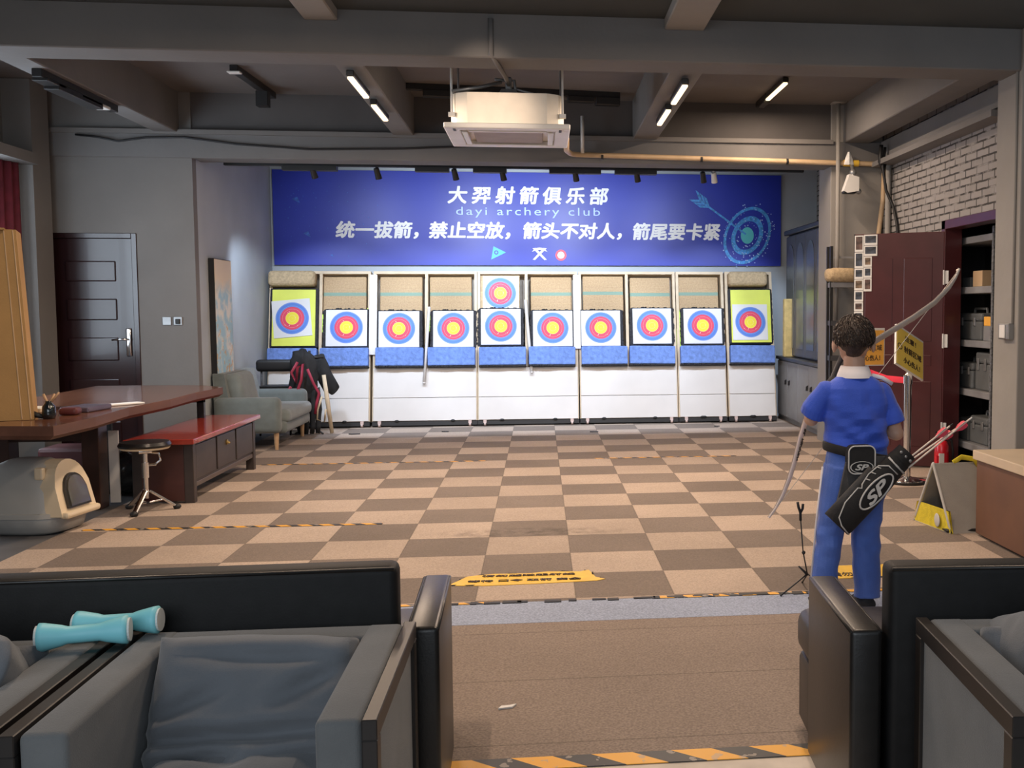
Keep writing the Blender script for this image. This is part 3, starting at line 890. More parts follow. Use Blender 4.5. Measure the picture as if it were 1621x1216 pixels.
# ================================================================ target stands (lean back a little)
TILT = R(-11.42)
def stand_pt(x, d, h):
    v = Matrix.Rotation(TILT, 3, 'X') @ Vector((0, d, h))
    return Vector((x, 7.62 + v.y, .05 + v.z))
UNITS = ((-3.0, -1.77, -2.38), (-1.74, -.455, -1.085), (-.45, .815, .165), (.83, 2.08, 1.45), (2.09, 2.715, None), (2.735, 3.36, None))
UN = ('two-bay white target stand at far left behind hanging straps', 'two-bay white target stand holding third and fourth targets from left', 'two-bay white target stand with two stacked ring faces in its left bay', 'two-bay white target stand holding seventh and eighth targets from left', 'narrow one-bay white target stand second from the right wall', 'narrow one-bay white target stand at far right with a yellow sheet')
for (x0, x1, xm), lab in zip(UNITS, UN):
    xc = (x0 + x1) / 2
    t = thing('target_stand', lab, 'target stand', (xc, 7.62, .05), (TILT, 0, 0), 'white target stands along the back wall')
    a, b_ = x0 - xc, x1 - xc
    q = MB()
    q.box(a, a + .035, 0, .2, .03, 1.93); q.box(b_ - .035, b_, 0, .2, .03, 1.93)
    q.box(a + .035, b_ - .035, 0, .2, 1.895, 1.93)
    if xm is not None: q.box(xm - xc - .018, xm - xc + .018, 0.005, .2, .70, 1.895)
    q.build('frame', M_pine, t)
    q = MB(); q.box(a + .03, b_ - .03, .18, .2, .03, 1.9); q.build('back_board', mat('stand_back', (.30, .27, .24), .8, var=.2), t)
    for z0, z1 in ((.03, .315), (.32, .69)):
        q = MB(); q.box(a + .012, b_ - .012, -.014, .006, z0, z1, .003, 1)
        q.build('lower_panel', M_white, t)
    q = MB(); q.box(a + .01, b_ - .01, .01, .13, .64, .70); q.build('inner_shelf', M_pinkwood, t)
    q = MB(); q.box(a, b_, .0, .10, -.028, .028); q.build('gap_shade', M_black, t)  # black bar stands in for the shaded gap under the stand
    for x in (a + .09, a + .14, b_ - .14, b_ - .09)[::3]:
        q = MB(); q.cyl((x - .012, -.01, -.022), (x + .012, -.01, -.022), .022, n=12); q.box(x - .02, x + .02, -.02, .02, -.01, .03); q.build('caster', mat('caster_pink', (.55, .42, .38), .5), t)
    q = MB()
    for x in (a + .3, b_ - .3): q.ball((x, -.01, .03), (.03, .012, .014), 8, 5)
    q.build('latch', M_black, t)
    if x0 == -1.74:
        q = MB(); q.box(a - .045, a + .05, -.03, -.006, .86, 1.88, .003, 1); q.build('post_cover', M_white, t)
    if x0 == .83:
        q = MB(); q.box(a - .07, a + .02, -.03, -.006, .92, 1.88, .003, 1); q.build('post_cover', M_white, t)

LANES = ((-3.0, -2.40), (-2.36, -1.79), (-1.70, -1.11), (-1.06, -.475), (-.415, .145), (.185, .78), (.865, 1.43), (1.47, 2.045), (2.125, 2.70), (2.77, 3.345))
NUM = ('first', 'second', 'third', 'fourth', 'fifth', 'sixth', 'seventh', 'eighth', 'ninth', 'tenth')
# low targets with white sheets
def make_target():
    t = thing('archery_target', '', 'target', (0, 0, 0), (TILT, 0, 0), 'ring targets on the stands')
    q = MB(); q.box(-.288, .288, .0, .15, -.262, .240, .03, 2)
    for k in range(26):
        x = random.uniform(-.26, .26)
        q.ball((x, .02, random.choice((-.262, .238)) + random.uniform(-.006, .006)), (random.uniform(.012, .03), .02, .009), 6, 4)
    for k in range(24):
        s_ = random.choice((-1, 1)); q.ball((s_ * .28, .02, random.uniform(-.24, .22)), (random.uniform(.008, .016), .02, random.uniform(.015, .04)), 6, 4)
    q.build('foam_backing', M_foamdark, t)
    q = MB(); q.box(-.25, .25, -.012, .0, -.238, .222, .004, 1); q.build('ring_sheet', M_face, t)
    return t
CENT = {1: (-2.059, 1.207), 2: (-1.419, 1.172), 3: (-.749, 1.145), 4: (-.157, 1.215), 5: (.496, 1.180), 6: (1.107, 1.169), 7: (1.767, 1.215), 8: (2.426, 1.212)}
proto = make_target()
first = True
for k, (x, h) in CENT.items():
    o_ = proto if first else copy_tree(proto)
    first = False
    o_.location = stand_pt(x, -.02, max(h, 1.19))
    o_['label'] = ('lower of the two stacked ring targets, fifth bay from left' if k == 4 else 'white sheet ring target in %s bay from the left' % NUM[k])
up = thing('archery_target', 'upper of the two stacked ring targets, below the banner centre', 'target', stand_pt(-.163, .03, 1.652), (TILT, 0, 0), 'ring targets on the stands')
q = MB(); q.box(-.255, .245, .0, .08, -.235, .235, .01, 2); q.build('straw_backing', M_burlap, up)
q = MB(); q.box(-.22, .235, -.01, .0, -.225, .222, .003, 1); q.build('ring_sheet', M_face, up)
# yellow sheet targets at both ends
for (xc, h, x0, x1, h0, h1, rot, lab) in ((-2.71, 1.322, -2.955, -2.435, .975, 1.685, R(-5), 'ring target on tall yellow sheet at far left bay'), (3.051, 1.251, 2.80, 3.325, .985, 1.68, 0, 'ring target on tall yellow sheet at far right bay')):
    t = thing('archery_target', lab, 'target', stand_pt(xc, -.03, h), (TILT, 0, 0), 'ring targets on the stands')
    q = MB(); q.box(x0 - xc - .035, x1 - xc + .03, .004, .16, h0 - h - .02, h1 - h + .025, .03, 2)
    for k in range(30):
        s_ = random.choice((-1, 1)); q.ball(((x0 - .02 if s_ < 0 else x1 + .02) - xc, .03, random.uniform(h0, h1) - h), (.014, .02, random.uniform(.02, .05)), 6, 4)
    q.build('foam_backing', M_foamdark, t)
    q = MB(); q.box(x0 - xc, x1 - xc, -.008, .004, h0 - h, h1 - h, .003, 1); q.build('yellow_sheet', M_yel, t)
    q = MB(); q.box(-.235, .225, -.016, -.006, -.235, .235, .002, 1)
    q.xform(RY(rot)); q.build('ring_sheet', M_face, t)
# straw mats with a green stripe
first = None
for k in (1, 2, 3, 5, 6, 7, 8):
    a, b_ = LANES[k]
    xc = (a + b_) / 2
    if first is None:
        t = thing('straw_mat', '', 'straw mat', (0, 0, 0), (TILT, 0, 0), 'straw mats above the ring targets')
        q = MB(); q.box(-.262, .262, 0, .09, -.24, .225, .012, 2); q.build('woven_straw', M_straw, t)
        first = t
    else:
        t = copy_tree(first)
    t.location = stand_pt(xc + (-.02 if k in (1, 3, 8) else .0), .05, 1.645 + (.01 if k == 6 else -.008 if k == 7 else 0))
    t['label'] = 'straw mat with green stripe, upper part of %s bay from left' % NUM[k]
# blue foam blocks
first = None
for k in range(10):
    a, b_ = LANES[k]
    if first is None:
        t = thing('foam_block', '', 'foam block', (0, 0, 0), (TILT, 0, 0), 'blue foam blocks below the targets')
        q = MB(); q.box(-.292, .292, -.10, .12, -.115, .115, .012, 2); q.build('blue_foam', M_bluefoam, t)
        q = MB(); q.box(-.296, .296, -.085, .13, -.135, -.112, .01, 2)
        for i in range(22): q.ball((random.uniform(-.28, .28), random.uniform(-.095, -.06), -.125), (random.uniform(.01, .03), .02, .014), 6, 4)
        q.build('underside_shade', M_foamdark, t)  # dark ragged layer paints in the shadow below the block
        first = t
    else:
        t = copy_tree(first)
    t.location = stand_pt((a + b_) / 2, .0, .825)
    t.rotation_euler = (TILT, R(random.uniform(-.8, .8)), R(random.uniform(-2, 2)))
    t['label'] = 'blue foam block at foot of %s bay from left' % NUM[k]
# rolled burlap on the end bays
for xc, wd, lab in ((-2.72, .285, 'rolled straw bundle on top of far left target'), (3.03, .26, 'rolled straw bundle on top of far right target')):
    t = thing('straw_roll', lab, 'straw roll', stand_pt(xc, -.02, 1.825), (TILT, 0, 0), 'straw rolls')
    q = MB(); q.box(-wd, wd, -.09, .10, -.10, .095, .05, 3); q.build('rolled_straw', M_burlap, t)
# neon offcuts and white rods between the bays
for x, h0, h1, lab in ((-1.795, .96, 1.46, 'neon strip right of second target from left'), (-1.735, 1.18, 1.34, 'short neon strip left of third target'), (-1.05, 1.16, 1.36, 'short neon strip left of fourth target'), (2.063, .96, 1.18, 'neon strip right of eighth target from left'), (2.125, .93, 1.42, 'neon strip left of ninth target from left'), (-2.365, 1.15, 1.38, 'neon strip left of second target from left')):
    q = MB(); q.box(-.022, .022, 0, .04, h0 - h1, 0, .004, 1)
    t = q.build('neon_strip', M_neon); t.location = stand_pt(x, .01, h1); t.rotation_euler = (TILT, 0, 0)
    tag(t, lab, 'foam strip', 'neon strips')
for x, dx, h0, h1, lab in ((-1.045, -.06, .50, 1.46, 'white rod leaning between third and fourth targets from left'), (.155, .07, .62, 1.55, 'white rod leaning right of the two stacked targets')):
    q = MB(); q.cyl((0, 0, 0), (dx, 0, h0 - h1), .018, n=10)
    q.ball((dx, 0, h0 - h1), .02, 8, 6)
    t = q.build('white_rod', M_white, None, True); t.location = stand_pt(x, -.05, h1); t.rotation_euler = (TILT, 0, 0)
    tag(t, lab, 'rod', 'white rods')
# litter near the stands
random.seed(11)
for x, y, s_, lab in ((-2.5, 6.98, .08, 'black scrap on the carpet below the hanging straps'), (-1.85, 6.9, .07, 'black scrap on the carpet before left stand'), (-.8, 7.0, .05, 'black scrap on the carpet before second stand'), (.95, 6.75, .05, 'black scrap on the carpet before middle stand'), (2.5, 7.15, .05, 'black scrap on the carpet before right stand')):
    q = MB((x, y, 0)); q.prism([(x + s_ * random.uniform(.6, 1.2) * math.cos(a), y + .5 * s_ * random.uniform(.5, 1) * math.sin(a)) for a in [k * PI / 4 for k in range(8)]], .01, 'z', .004)
    t = q.build('foam_scrap', M_foamdark); t.location = (x, y, 0)
    tag(t, lab, 'scrap', 'foam scraps')

# ================================================================ left side furniture
# slab table
tb = thing('slab_table', 'long red brown live edge slab table on dark legs at left', 'table', (-3.1, 2.7, 0))
o = (-3.1, 2.7, 0)
edge = [(-2.575, .95), (-2.55, 1.5), (-2.60, 2.2), (-2.545, 2.9), (-2.565, 3.6), (-2.52, 4.2), (-2.75, 4.45), (-3.1, 4.56), (-3.74, 4.55), (-3.70, 3.2), (-3.66, 2.0), (-3.6, 1.0), (-3.0, 1.02)]
q = MB(o)
top = [(x, y, .76) for x, y in edge]
cxm, cym = -3.1, 2.7
low = [(x + (cxm - x) * .06, y + (cym - y) * .012, .675) for x, y in edge]
q.loft([low, [(x, y, .70) for x, y in edge], top])
for f in q.bm.faces:
    if len(f.verts) < 8: f.material_index = 1
q.build('slab_top', [M_desk, wood('slab_edge', (0.085, 0.034, 0.02), (0.15, 0.065, 0.04), (9, .8, 9), .6)], tb)
for x, y, w_, d_ in ((-2.93, 2.42, .12, .16), (-3.55, 2.42, .12, .16)):
    q = MB(o); q.box(x - w_ / 2, x + w_ / 2, y - d_ / 2, y + d_ / 2, 0, .68, .004, 1); q.build('leg', M_deskleg, tb)
for x in (-2.66, -3.45):
    q = MB(o); q.box(x - .03, x + .03, 4.0, 4.05, 0, .68, .003, 1); q.build('leg', M_blackm, tb)
q = MB(o); q.box(-3.45, -2.63, 4.0, 4.05, .64, .68); q.build('steel_rail', M_blackm, tb)
q = MB(o); q.box(-3.55, -2.93, 2.38, 2.46, .50, .62); q.build('cross_rail', M_deskleg, tb)
# measuring strip and junk under the table
q = MB((-2.83, 2.52, 0)); q.box(-2.87, -2.80, 2.515, 2.53, .02, .56); t = q.build('paper_strip', M_paper); t.location = (-2.83, 2.52, 0); tag(t, 'white printed strip beside dark table leg', 'paper strip')
q = MB()
random.seed(5)
q.ball((0, 0, .17), (.22, .2, .18), 18, 12)
for v in q.bm.verts: v.co += noise.noise_vector(v.co * 9) * .07
q.bm.verts.ensure_lookup_table()
t = q.build('plastic_bag', mat('smoky_bag', (.05, .055, .06), .2, var=.4, vs=20, coat=.4), None, True); t.location = (-3.0, 3.05, .0); tag(t, 'crumpled dark plastic bag under the slab table', 'bag')
for v in t.data.vertices: v.co.z = max(v.co.z, 0.004)
q = MB(); q.box(-.2, .2, -.18, .18, 0, .36, .03, 2); t = q.build('storage_box', mat('dark_red_box', (.10, .03, .03), .5)); t.location = (-3.45, 3.3, 0); tag(t, 'dark red box under the slab table', 'box')
q = MB(); q.box(-.25, .25, -.01, .01, 0, .12); t = q.build('skirting_plank', M_boxtan); t.location = (-3.2, 3.9, 0.0); tag(t, 'pale plank on floor under the slab table', 'plank')

# cardboard box standing on the table
cb = thing('cardboard_box', 'tall brown cardboard box at left end of slab table', 'box', (-3.1, 1.5, .762))
o = (-3.1, 1.5, .762)
b0 = [(-3.35, 1.16), (-2.865, 1.36), (-3.0, 1.72), (-3.48, 1.52)]
q = MB(o); q.loft([[(x, y, .762) for x, y in b0], [(x - .06, y, 1.96) for x, y in b0]]); q.build('carton', M_cardboard, cb)
q = MB(o)
for s_ in (.0, .045): 
    A = Vector((-2.88 - s_, 1.352 - s_ * .4, .77)); q.tube([A, A + Vector((-.06, 0, 1.185))], .004, 6)
q.build('folded_edge', M_boxtan, cb)
q = MB(o); q.box(-3.40, -3.0, 1.2, 1.5, 1.955, 1.966, rot=Matrix.Rotation(R(22), 3, 'Z')); q.build('flap', M_cardboard, cb)

# things on the table
vs = thing('bottle_vase', 'small black vase holding sticks on slab table', 'vase', (-2.80, 1.42, .76))
q = MB(); q.lathe([(.034, 0), (.042, .03), (.038, .08), (.02, .105), (.022, .115)], n=18); q.build('vase_body', mat('black_glaze', (.008, .012, .014), .12, var=.1, coat=.5), vs, True)
q = MB(); q.tube([(0, 0, .09), (.05, .0, .15), (.065, 0, .17)], .006, 6); q.tube([(0, 0, .09), (-.03, 0, .16)], .008, 6); q.tube([(0, 0, .09), (.03, .02, .16)], .006, 6); q.build('stick', M_oak, vs, True)
q = MB(); q.box(-.10, .10, -.15, .15, 0, .035, .008, 2); t = q.build('laptop', mat('mauve_metal', (.12, .095, .13), .35, .3)); t.location = (-2.80, 1.98, .761); t.rotation_euler = (0, 0, R(-8)); tag(t, 'closed mauve grey laptop on slab table', 'laptop')
q = MB(); q.box(-.06, .06, -.05, .05, 0, .05, .02, 3); t = q.build('red_pouch', mat('dark_red_pouch', (.10, .02, .02), .5)); t.location = (-2.78, 1.68, .761); tag(t, 'dark red pouch between black vase and laptop', 'pouch')
q = MB(); q.tube([(-.09, 0, .012), (0, .01, .03), (.07, 0, .012)], [.015, .022, .012], 8); t = q.build('black_pouch', M_black, None, True); t.location = (-2.90, 1.42, .761); tag(t, 'small black pouch beside cardboard box on slab table', 'pouch')
q = MB(); q.box(-.14, .14, -.05, .05, 0, .012, .003, 1); t = q.build('paper_stack', M_paper); t.location = (-2.72, 2.42, .761); t.rotation_euler = (0, 0, R(50)); tag(t, 'white papers on slab table beside the laptop', 'paper')
q = MB(); q.box(-.30, .30, -.012, .012, 0, .02); t = q.build('wooden_tray', M_deskleg); t.location = (-3.05, 2.1, .761); t.rotation_euler = (0, 0, R(15)); tag(t, 'thin dark strip across slab table behind the laptop', 'strip')
q = MB(); q.box(-.12, .12, -.10, .10, 0, .03, .004, 1); t = q.build('pale_book', M_pine); t.location = (-3.16, 1.95, .761); tag(t, 'pale thin book beside the cardboard box', 'book')

# covered litter box
lb = thing('cat_litter_box', 'grey domed cat litter box with cream door front', 'litter box', (-3.03, 1.65, 0), R(-9))
def dome_ring(z, sx, sy, n=28, p=3.2):
    out = []
    for k in range(n):
        a = 2 * PI * k / n
        c, s_ = math.cos(a), math.sin(a)
        out.append((sx * math.copysign(abs(c) ** (2 / p), c), sy * math.copysign(abs(s_) ** (2 / p), s_), z))
    return out
q = MB(); q.loft([dome_ring(.0, .24, .19), dome_ring(.02, .285, .215), dome_ring(.10, .31, .23), dome_ring(.115, .305, .225)]); q.build('tray', mat('tray_grey', (.30, .31, .31), .45), lb, True, 50)
q = MB(); q.loft([dome_ring(.11, .315, .235), dome_ring(.14, .315, .235), dome_ring(.145, .295, .222), dome_ring(.28, .285, .215), dome_ring(.38, .25, .19), dome_ring(.44, .20, .15), dome_ring(.475, .12, .09), dome_ring(.485, .04, .03)]); q.build('dome', M_litter, lb, True, 50)
# cream front: rounded arch plate with an opening
def arch(w_, z0, z1, n=12):
    pts = [(-w_, z0), (w_, z0), (w_ * .96, z0 + (z1 - z0) * .55)]
    for k in range(1, n):
        a = PI * k / n
        pts.append((w_ * .9 * math.cos(a), z0 + (z1 - z0) * (.55 + .45 * math.sin(a))))
    pts.append((-w_ * .96, z0 + (z1 - z0) * .55))
    return pts
def arch_yz(w_, z0, z1, x0, x1, lean):
    A = arch(w_, z0, z1)
    return [[(x0 - lean * (z - z0), y, z) for y, z in A], [(x1 - lean * (z - z0), y, z) for y, z in A]]
q = MB(); q.loft(arch_yz(.195, .12, .475, .22, .325, .24)); q.build('front_shell', M_cream, lb)
q = MB(); q.box(.30, .36, -.19, .19, .105, .15, .018, 2); q.build('lip', M_cream, lb)
q = MB(); q.loft(arch_yz(.125, .165, .385, .31, .332, .24)); q.build('flap_frame', mat('flap_frame_dark', (.03, .028, .025), .4), lb)
q = MB(); q.loft(arch_yz(.105, .18, .37, .32, .338, .24)); q.build('flap_door', M_smoke, lb)
for s_ in (-1, 1):
    q = MB(); q.loft([[(.19, s_ * .16, .40), (.24, s_ * .16, .40), (.24, s_ * .19, .40), (.19, s_ * .19, .40)], [(.12, s_ * .15, .50), (.13, s_ * .15, .50), (.13, s_ * .16, .50), (.12, s_ * .16, .50)]]) if False else q.box(.14, .20, s_ * .17 - .02, s_ * .17 + .02, .36, .44, .012, 2)
    q.build('side_clip', M_cream, lb)

# drum stool
st = thing('drum_stool', 'round padded stool on chrome tripod base', 'stool', (-2.50, 2.2, 0), R(25))
q = MB(); q.lathe([(.05, .455), (.16, .46), (.172, .475)], n=28); q.build('seat_pan', M_cream, st, True, 40)
q = MB(); q.lathe([(.172, .475), (.178, .49), (.165, .512), (.05, .518), (.001, .518)], n=28); q.build('seat_pad', mat('black_vinyl', (.012, .012, .013), .3, var=.3), st, True, 50)
q = MB(); q.cyl((0, 0, .10), (0, 0, .46), .017, n=14); q.cyl((0, 0, .25), (0, 0, .36), .024, n=14); q.build('post', M_chrome, st, True, 40)
q = MB(); q.box(-.045, .045, -.03, .03, .425, .455, .008, 2); q.tube([(.03, 0, .43), (.09, 0, .42), (.10, 0, .37), (.06, 0, .34)], .009, 8); q.cyl((.02, 0, .34), (.07, 0, .34), .01, n=8); q.build('clamp', M_chrome, st, True, 40)
for k in range(3):
    a = 2 * PI * k / 3
    c_, s_ = math.cos(a), math.sin(a)
    q = MB()
    q.tube([(c_ * .02, s_ * .02, .155), (c_ * .19, s_ * .19, .03)], .012, 8, flat=1.6); q.tube([(c_ * .02, s_ * .02, .07), (c_ * .11, s_ * .11, .085)], .008, 8)
    l = q.build('leg', M_chrome, st, True, 40)
    q = MB(); q.ball((c_ * .20, s_ * .20, .021), (.028, .028, .021), 10, 8); q.build('rubber_foot', M_black, l, True)

# low chest bench
ch = thing('chest_bench', 'low dark chest with red lacquered top and three drawers', 'chest', (-2.48, 3.3, 0))
o = (-2.48, 3.3, 0)
X0, X1, Y0, Y1 = -2.70, -2.28, 2.52, 4.25
q = MB(o); q.box(X0, X1, Y0 + .02, Y1 - .02, .13, .455, .003, 1); q.build('body', M_chest, ch)
q = MB(o); q.box(X0 - .02, X1 + .06, Y0 - .14, Y1 + .03, .462, .502, .006, 2); q.build('lacquer_top', M_redtop, ch)
q = MB(o); q.box(X0 + .03, X1 - .03, Y0 - .008, Y0 + .02, .02, .46); q.build('end_panel', M_chestend, ch)
for x in (X0 + .03, X1 - .02):
    for y in (Y0 + .02, Y1 - .03):
        q = MB(o); q.box(x - .035, x + .035, y - .035, y + .035, 0, .465, .004, 1); q.build('leg', M_chest, ch)
q = MB(o); q.box(X1 - .02, X1 + .005, Y0, Y1, .115, .15, .003, 1); q.build('bottom_rail', mat('chest_rail', (.10, .075, .065), .4, var=.2), ch)
for k in range(3):
    y0 = Y0 + .06 + k * .545
    q = MB(o); q.box(X1 - .005, X1 + .012, y0, y0 + .505, .17, .435, .006, 2); dr = q.build('drawer', M_chest, ch)
    if k == 1:
        q = MB(o); q.cyl((X1 + .01, y0 + .25, .36), (X1 + .022, y0 + .25, .36), .022, n=14); q.cyl((X1 + .02, y0 + .25, .36), (X1 + .04, y0 + .25, .35), .009, n=8); q.build('brass_knob', mat('brass', (.55, .40, .15), .3, .9), dr, True, 40)

# grey armchair by the left wall
so = thing('grey_armchair', 'grey green fabric armchair with light wooden legs by left wall', 'armchair', (-2.72, 6.2, 0))
o = (-2.72, 6.2, 0)
q = MB(o); q.box(-2.98, -2.30, 5.62, 6.78, .17, .30, .04, 3); q.build('seat_base', M_sofagrey, so, True, 50)
q = MB(o); q.box(-2.86, -2.27, 5.64, 6.76, .28, .42, .055, 4); q.build('seat_cushion', mat('grey_green_cushion', (.215, .25, .25), .92, var=.1, vs=10, bump=.3, bs=300, sheen=.3), so, True, 60)
for y0, y1 in ((5.50, 5.66), (6.74, 6.90)):
    q = MB(o); q.box(-3.00, -2.34, y0, y1, .18, .555, .06, 4); q.build('armrest', M_sofagrey, so, True, 60)
q = MB(o); q.loft([[(-3.0, 5.56, .3), (-2.82, 5.56, .3), (-2.82, 6.84, .3), (-3.0, 6.84, .3)], [(-3.02, 5.6, .80), (-2.91, 5.6, .80), (-2.91, 6.8, .80), (-3.02, 6.8, .80)]]); bk = q.build('backrest', M_sofagrey, so)
q = MB(o); q.box(-2.93, -2.74, 5.66, 6.24, .42, .80, .07, 4, rot=Matrix.Rotation(R(-12), 3, 'Y')); q.build('back_cushion', mat('grey_green_cushion', (.215, .25, .25)), so, True, 60)
for x in (-2.94, -2.40):
    for y in (5.60, 6.80):
        q = MB(o); q.cyl((x, y, .0), (x, y, .18), .018, .028, n=12); q.build('leg', M_oak, so, True, 40)

# folding chair with black pads, half hidden
fc = thing('padded_chair', 'black padded chair behind the grey armchair', 'chair', (-2.72, 7.05, 0))
q = MB(); q.box(-.24, .20, -.03, .05, .74, .88, .055, 4); q.build('backrest', M_black, fc, True, 60)
q = MB(); q.box(-.24, .24, -.10, .32, .48, .55, .03, 3); q.build('seat', M_black, fc, True, 60)
for x in (-.18, .16):
    q = MB(); q.tube([(x, .02, .80), (x, -.01, .5), (x, -.12, .0)], .012, 8); q.build('frame_tube', M_blackm, fc, True)
    q = MB(); q.tube([(x, .0, .5), (x, .28, .0)], .012, 8); q.build('leg', M_blackm, fc, True)
q = MB(); q.box(-.2, .16, -.16, .14, 0, .02, .004, 1); t = q.build('tablet_board', M_blackm); t.location = (-2.72, 7.18, .552); tag(t, 'flat black board lying on black padded chair seat', 'board')

# rack with hanging gear
rk = thing('gear_rack', 'thin black rack stand holding straps before the left stand', 'rack', (-2.36, 7.08, 0))
q = MB(); q.tube([(0, .02, .02), (0, .02, .98)], .014, 8); q.tube([(-.14, .02, .90), (.16, .02, .90)], .010, 8); q.build('pole', M_blackm, rk, True)
for x, y in ((-.16, -.12), (.16, -.12), (0, .16)):
    q = MB(); q.tube([(0, .02, .10), (x, y, .012)], .011, 8); q.build('leg', M_blackm, rk, True)
def lump(name, pts, rad, m, loc, lab, cat, seed=1, amp=.03, flat=.6):
    q = MB(); q.tube(pts, rad, 14, flat=flat)
    bmesh.ops.subdivide_edges(q.bm, edges=q.bm.edges[:], cuts=2, use_grid_fill=True)
    for v in q.bm.verts: v.co += noise.noise_vector(v.co * 14 + Vector((seed, 0, 0))) * amp
    t = q.build(name, m, None, True); t.location = loc
    return tag(t, lab, cat)
lump('black_jacket', [(-.06, -.06, .99), (-.04, -.07, .90), (-.02, -.07, .74), (-.03, -.07, .58), (-.03, -.06, .40)], [.07, .13, .15, .16, .13], M_nylon, (-2.38, 7.02, 0), 'black cloth bag hanging from rack top', 'bag', 2)
lump('black_flap', [(.10, -.02, .93), (.15, -.03, .72), (.24, -.02, .52), (.27, -.02, .47)], [.06, .09, .10, .03], M_nylon, (-2.36, 7.14, 0), 'black cloth flap spreading right of the hanging straps', 'bag', 4, .02, .3)
for k, (x, y) in enumerate(((-.10, -.02), (-.03, -.06), (.04, -.05), (.09, 0))):
    lump('black_strap', [(x, y, .55), (x + .01, y - .02, .3), (x - .01, y - .02, .015)], [.03, .032, .026], M_nylon, (-2.34, 6.98, 0), 'black strap hanging to the floor from the gear rack', 'strap', k + 5, .012, .6)['group'] = 'black straps on the rack'
for pts, lab in (([(-.07, -.23, .86), (-.14, -.24, .74), (-.09, -.24, .62), (-.07, -.24, .80), (-.01, -.24, .84), (-.03, -.24, .66), (-.08, -.24, .52), (-.13, -.24, .40), (-.05, -.24, .38), (-.04, -.24, .55)], 'crimson webbing strap looped at middle of gear rack'), ([(.04, -.24, .78), (.10, -.24, .62), (.16, -.23, .50), (.13, -.23, .38), (.11, -.23, .26)], 'crimson webbing strap at right of gear rack'), ([(-.15, -.23, .58), (-.2, -.23, .5), (-.19, -.23, .44), (-.14, -.23, .5)], 'small crimson loop at left of gear rack')):
    q = MB(); q.tube(pts, .016, 8, flat=.4); t = q.build('crimson_strap', M_strap, None, True); t.location = (-2.36, 7.02, 0); tag(t, lab, 'strap', 'crimson straps')
q = MB(); q.box(-.045, .045, -.005, .005, -.09, .07, .003, 1); t = q.build('paper_tag', M_paper); t.location = (-2.415, 6.765, .40); t.rotation_euler = (0, R(15), 0); tag(t, 'white paper tag hanging on the crimson strap', 'tag')
q = MB(); q.tube([(-.02, 0, .70), (.015, 0, .40), (.06, -.01, .015)], [.022, .026, .022], 8, flat=.5); t = q.build('wooden_bow', M_pine, None, True); t.location = (-2.16, 6.98, 0); tag(t, 'pale wooden bow limb leaning beside black straps', 'bow')
q = MB(); q.tube([(.0, 0, .45), (-.05, 0, .3), (-.06, 0, .18), (.02, 0, .15), (.04, 0, .3)], .012, 8); t = q.build('cord_loop', M_pine, None, True); t.location = (-2.20, 6.95, 0); tag(t, 'pale cord loop beside the wooden bow limb', 'cord')

# canvas on the alcove side wall
pc = thing('canvas_painting', 'narrow abstract canvas painting with black edge on left alcove wall', 'painting', (-3.040, 5.95, 1.37))
q = MB(); q.box(.0, .055, -.30, .30, -.62, .62, .003, 1); q.build('stretcher', M_black, pc)
q = MB(); q.box(.055, .060, -.292, .292, -.612, .612); q.build('canvas', M_canvas, pc)
# switches
sw = thing('wall_switch', 'pair of grey switch plates beside the plum door', 'switch', (-3.28, FY, 1.35))
for x in (-.05, .055):
    q = MB(); q.box(x - .042, x + .042, -.012, 0, -.042, .042, .004, 1); q.build('plate', M_steel, sw)
q = MB(); q.box(.035, .075, -.03, -.01, -.03, .02, .004, 1); q.build('knob', M_black, sw)
# curtain at the left window
q = MB()
n_ = 40
ring0, ring1 = [], []
pts = []
for k in range(n_):
    t_ = k / (n_ - 1)
    pts.append((-4.50 + .12 * t_ + .02 * math.sin(t_ * 26), 4.20 + .42 * t_))
bk_ = [(x - .02, y + .005) for x, y in reversed(pts)]
q.prism(pts + bk_, 1.95, 'z', .85)
t = q.build('curtain', mat('dark_red_curtain', (.13, .012, .022), .8, var=.25, vs=8), None, True); tag(t, 'dark red curtain at far left edge above the cardboard box', 'curtain')
# ================================================================ right side
# grey storage shelf seen through the doorway
sh = thing('storage_shelf', 'grey metal five tier shelf inside the right doorway', 'shelf', (4.36, 3.36, 0))
o = (4.36, 3.36, 0)
for x in (4.15, 4.57):
    for y in (2.90, 3.82):
        q = MB(o); q.box(x, x + .035, y - .018, y + .018, 0.01, 2.15)
        for k in range(40): q.box(x - .002, x, y - .006, y + .006, .05 + k * .052, .075 + k * .052)
        q.build('post', mat('shelf_post', (.20, .21, .225), .5, .3, var=.5, vs=60), sh)
LV = (.25, .73, 1.17, 1.645, 2.09)
for z in LV:
    q = MB(o); q.box(4.14, 4.60, 2.89, 3.83, z - .06, z, .004, 1); q.build('shelf_board', M_shelfm, sh)
def case(lab, y0, y1, z, h, m=M_case, xd=.3):
    t = thing('equipment_case', lab, 'case', (4.20, (y0 + y1) / 2, z), group='grey cases on the storage shelf')
    w_ = (y1 - y0) / 2
    q = MB(); q.box(0, xd, -w_, w_, 0, h * .6, .015, 2); q.build('case_body', m, t)
    q = MB(); q.box(0, xd, -w_, w_, h * .605, h * .86, .02, 2); q.build('case_lid', m, t)
    q = MB(); q.tube([(xd * .4, -w_ * .5, h * .85), (xd * .4, -w_ * .45, h), (xd * .4, w_ * .45, h), (xd * .4, w_ * .5, h * .85)], .012, 6); q.build('handle', m, t)
    for s_ in (-.5, .5):
        q = MB(); q.box(-.012, .004, s_ * w_ - .02, s_ * w_ + .02, h * .45, h * .72, .004, 1); q.build('latch', M_steel, t)
case('dark grey tool case on middle shelf of right doorway', 3.22, 3.79, 1.171, .28)
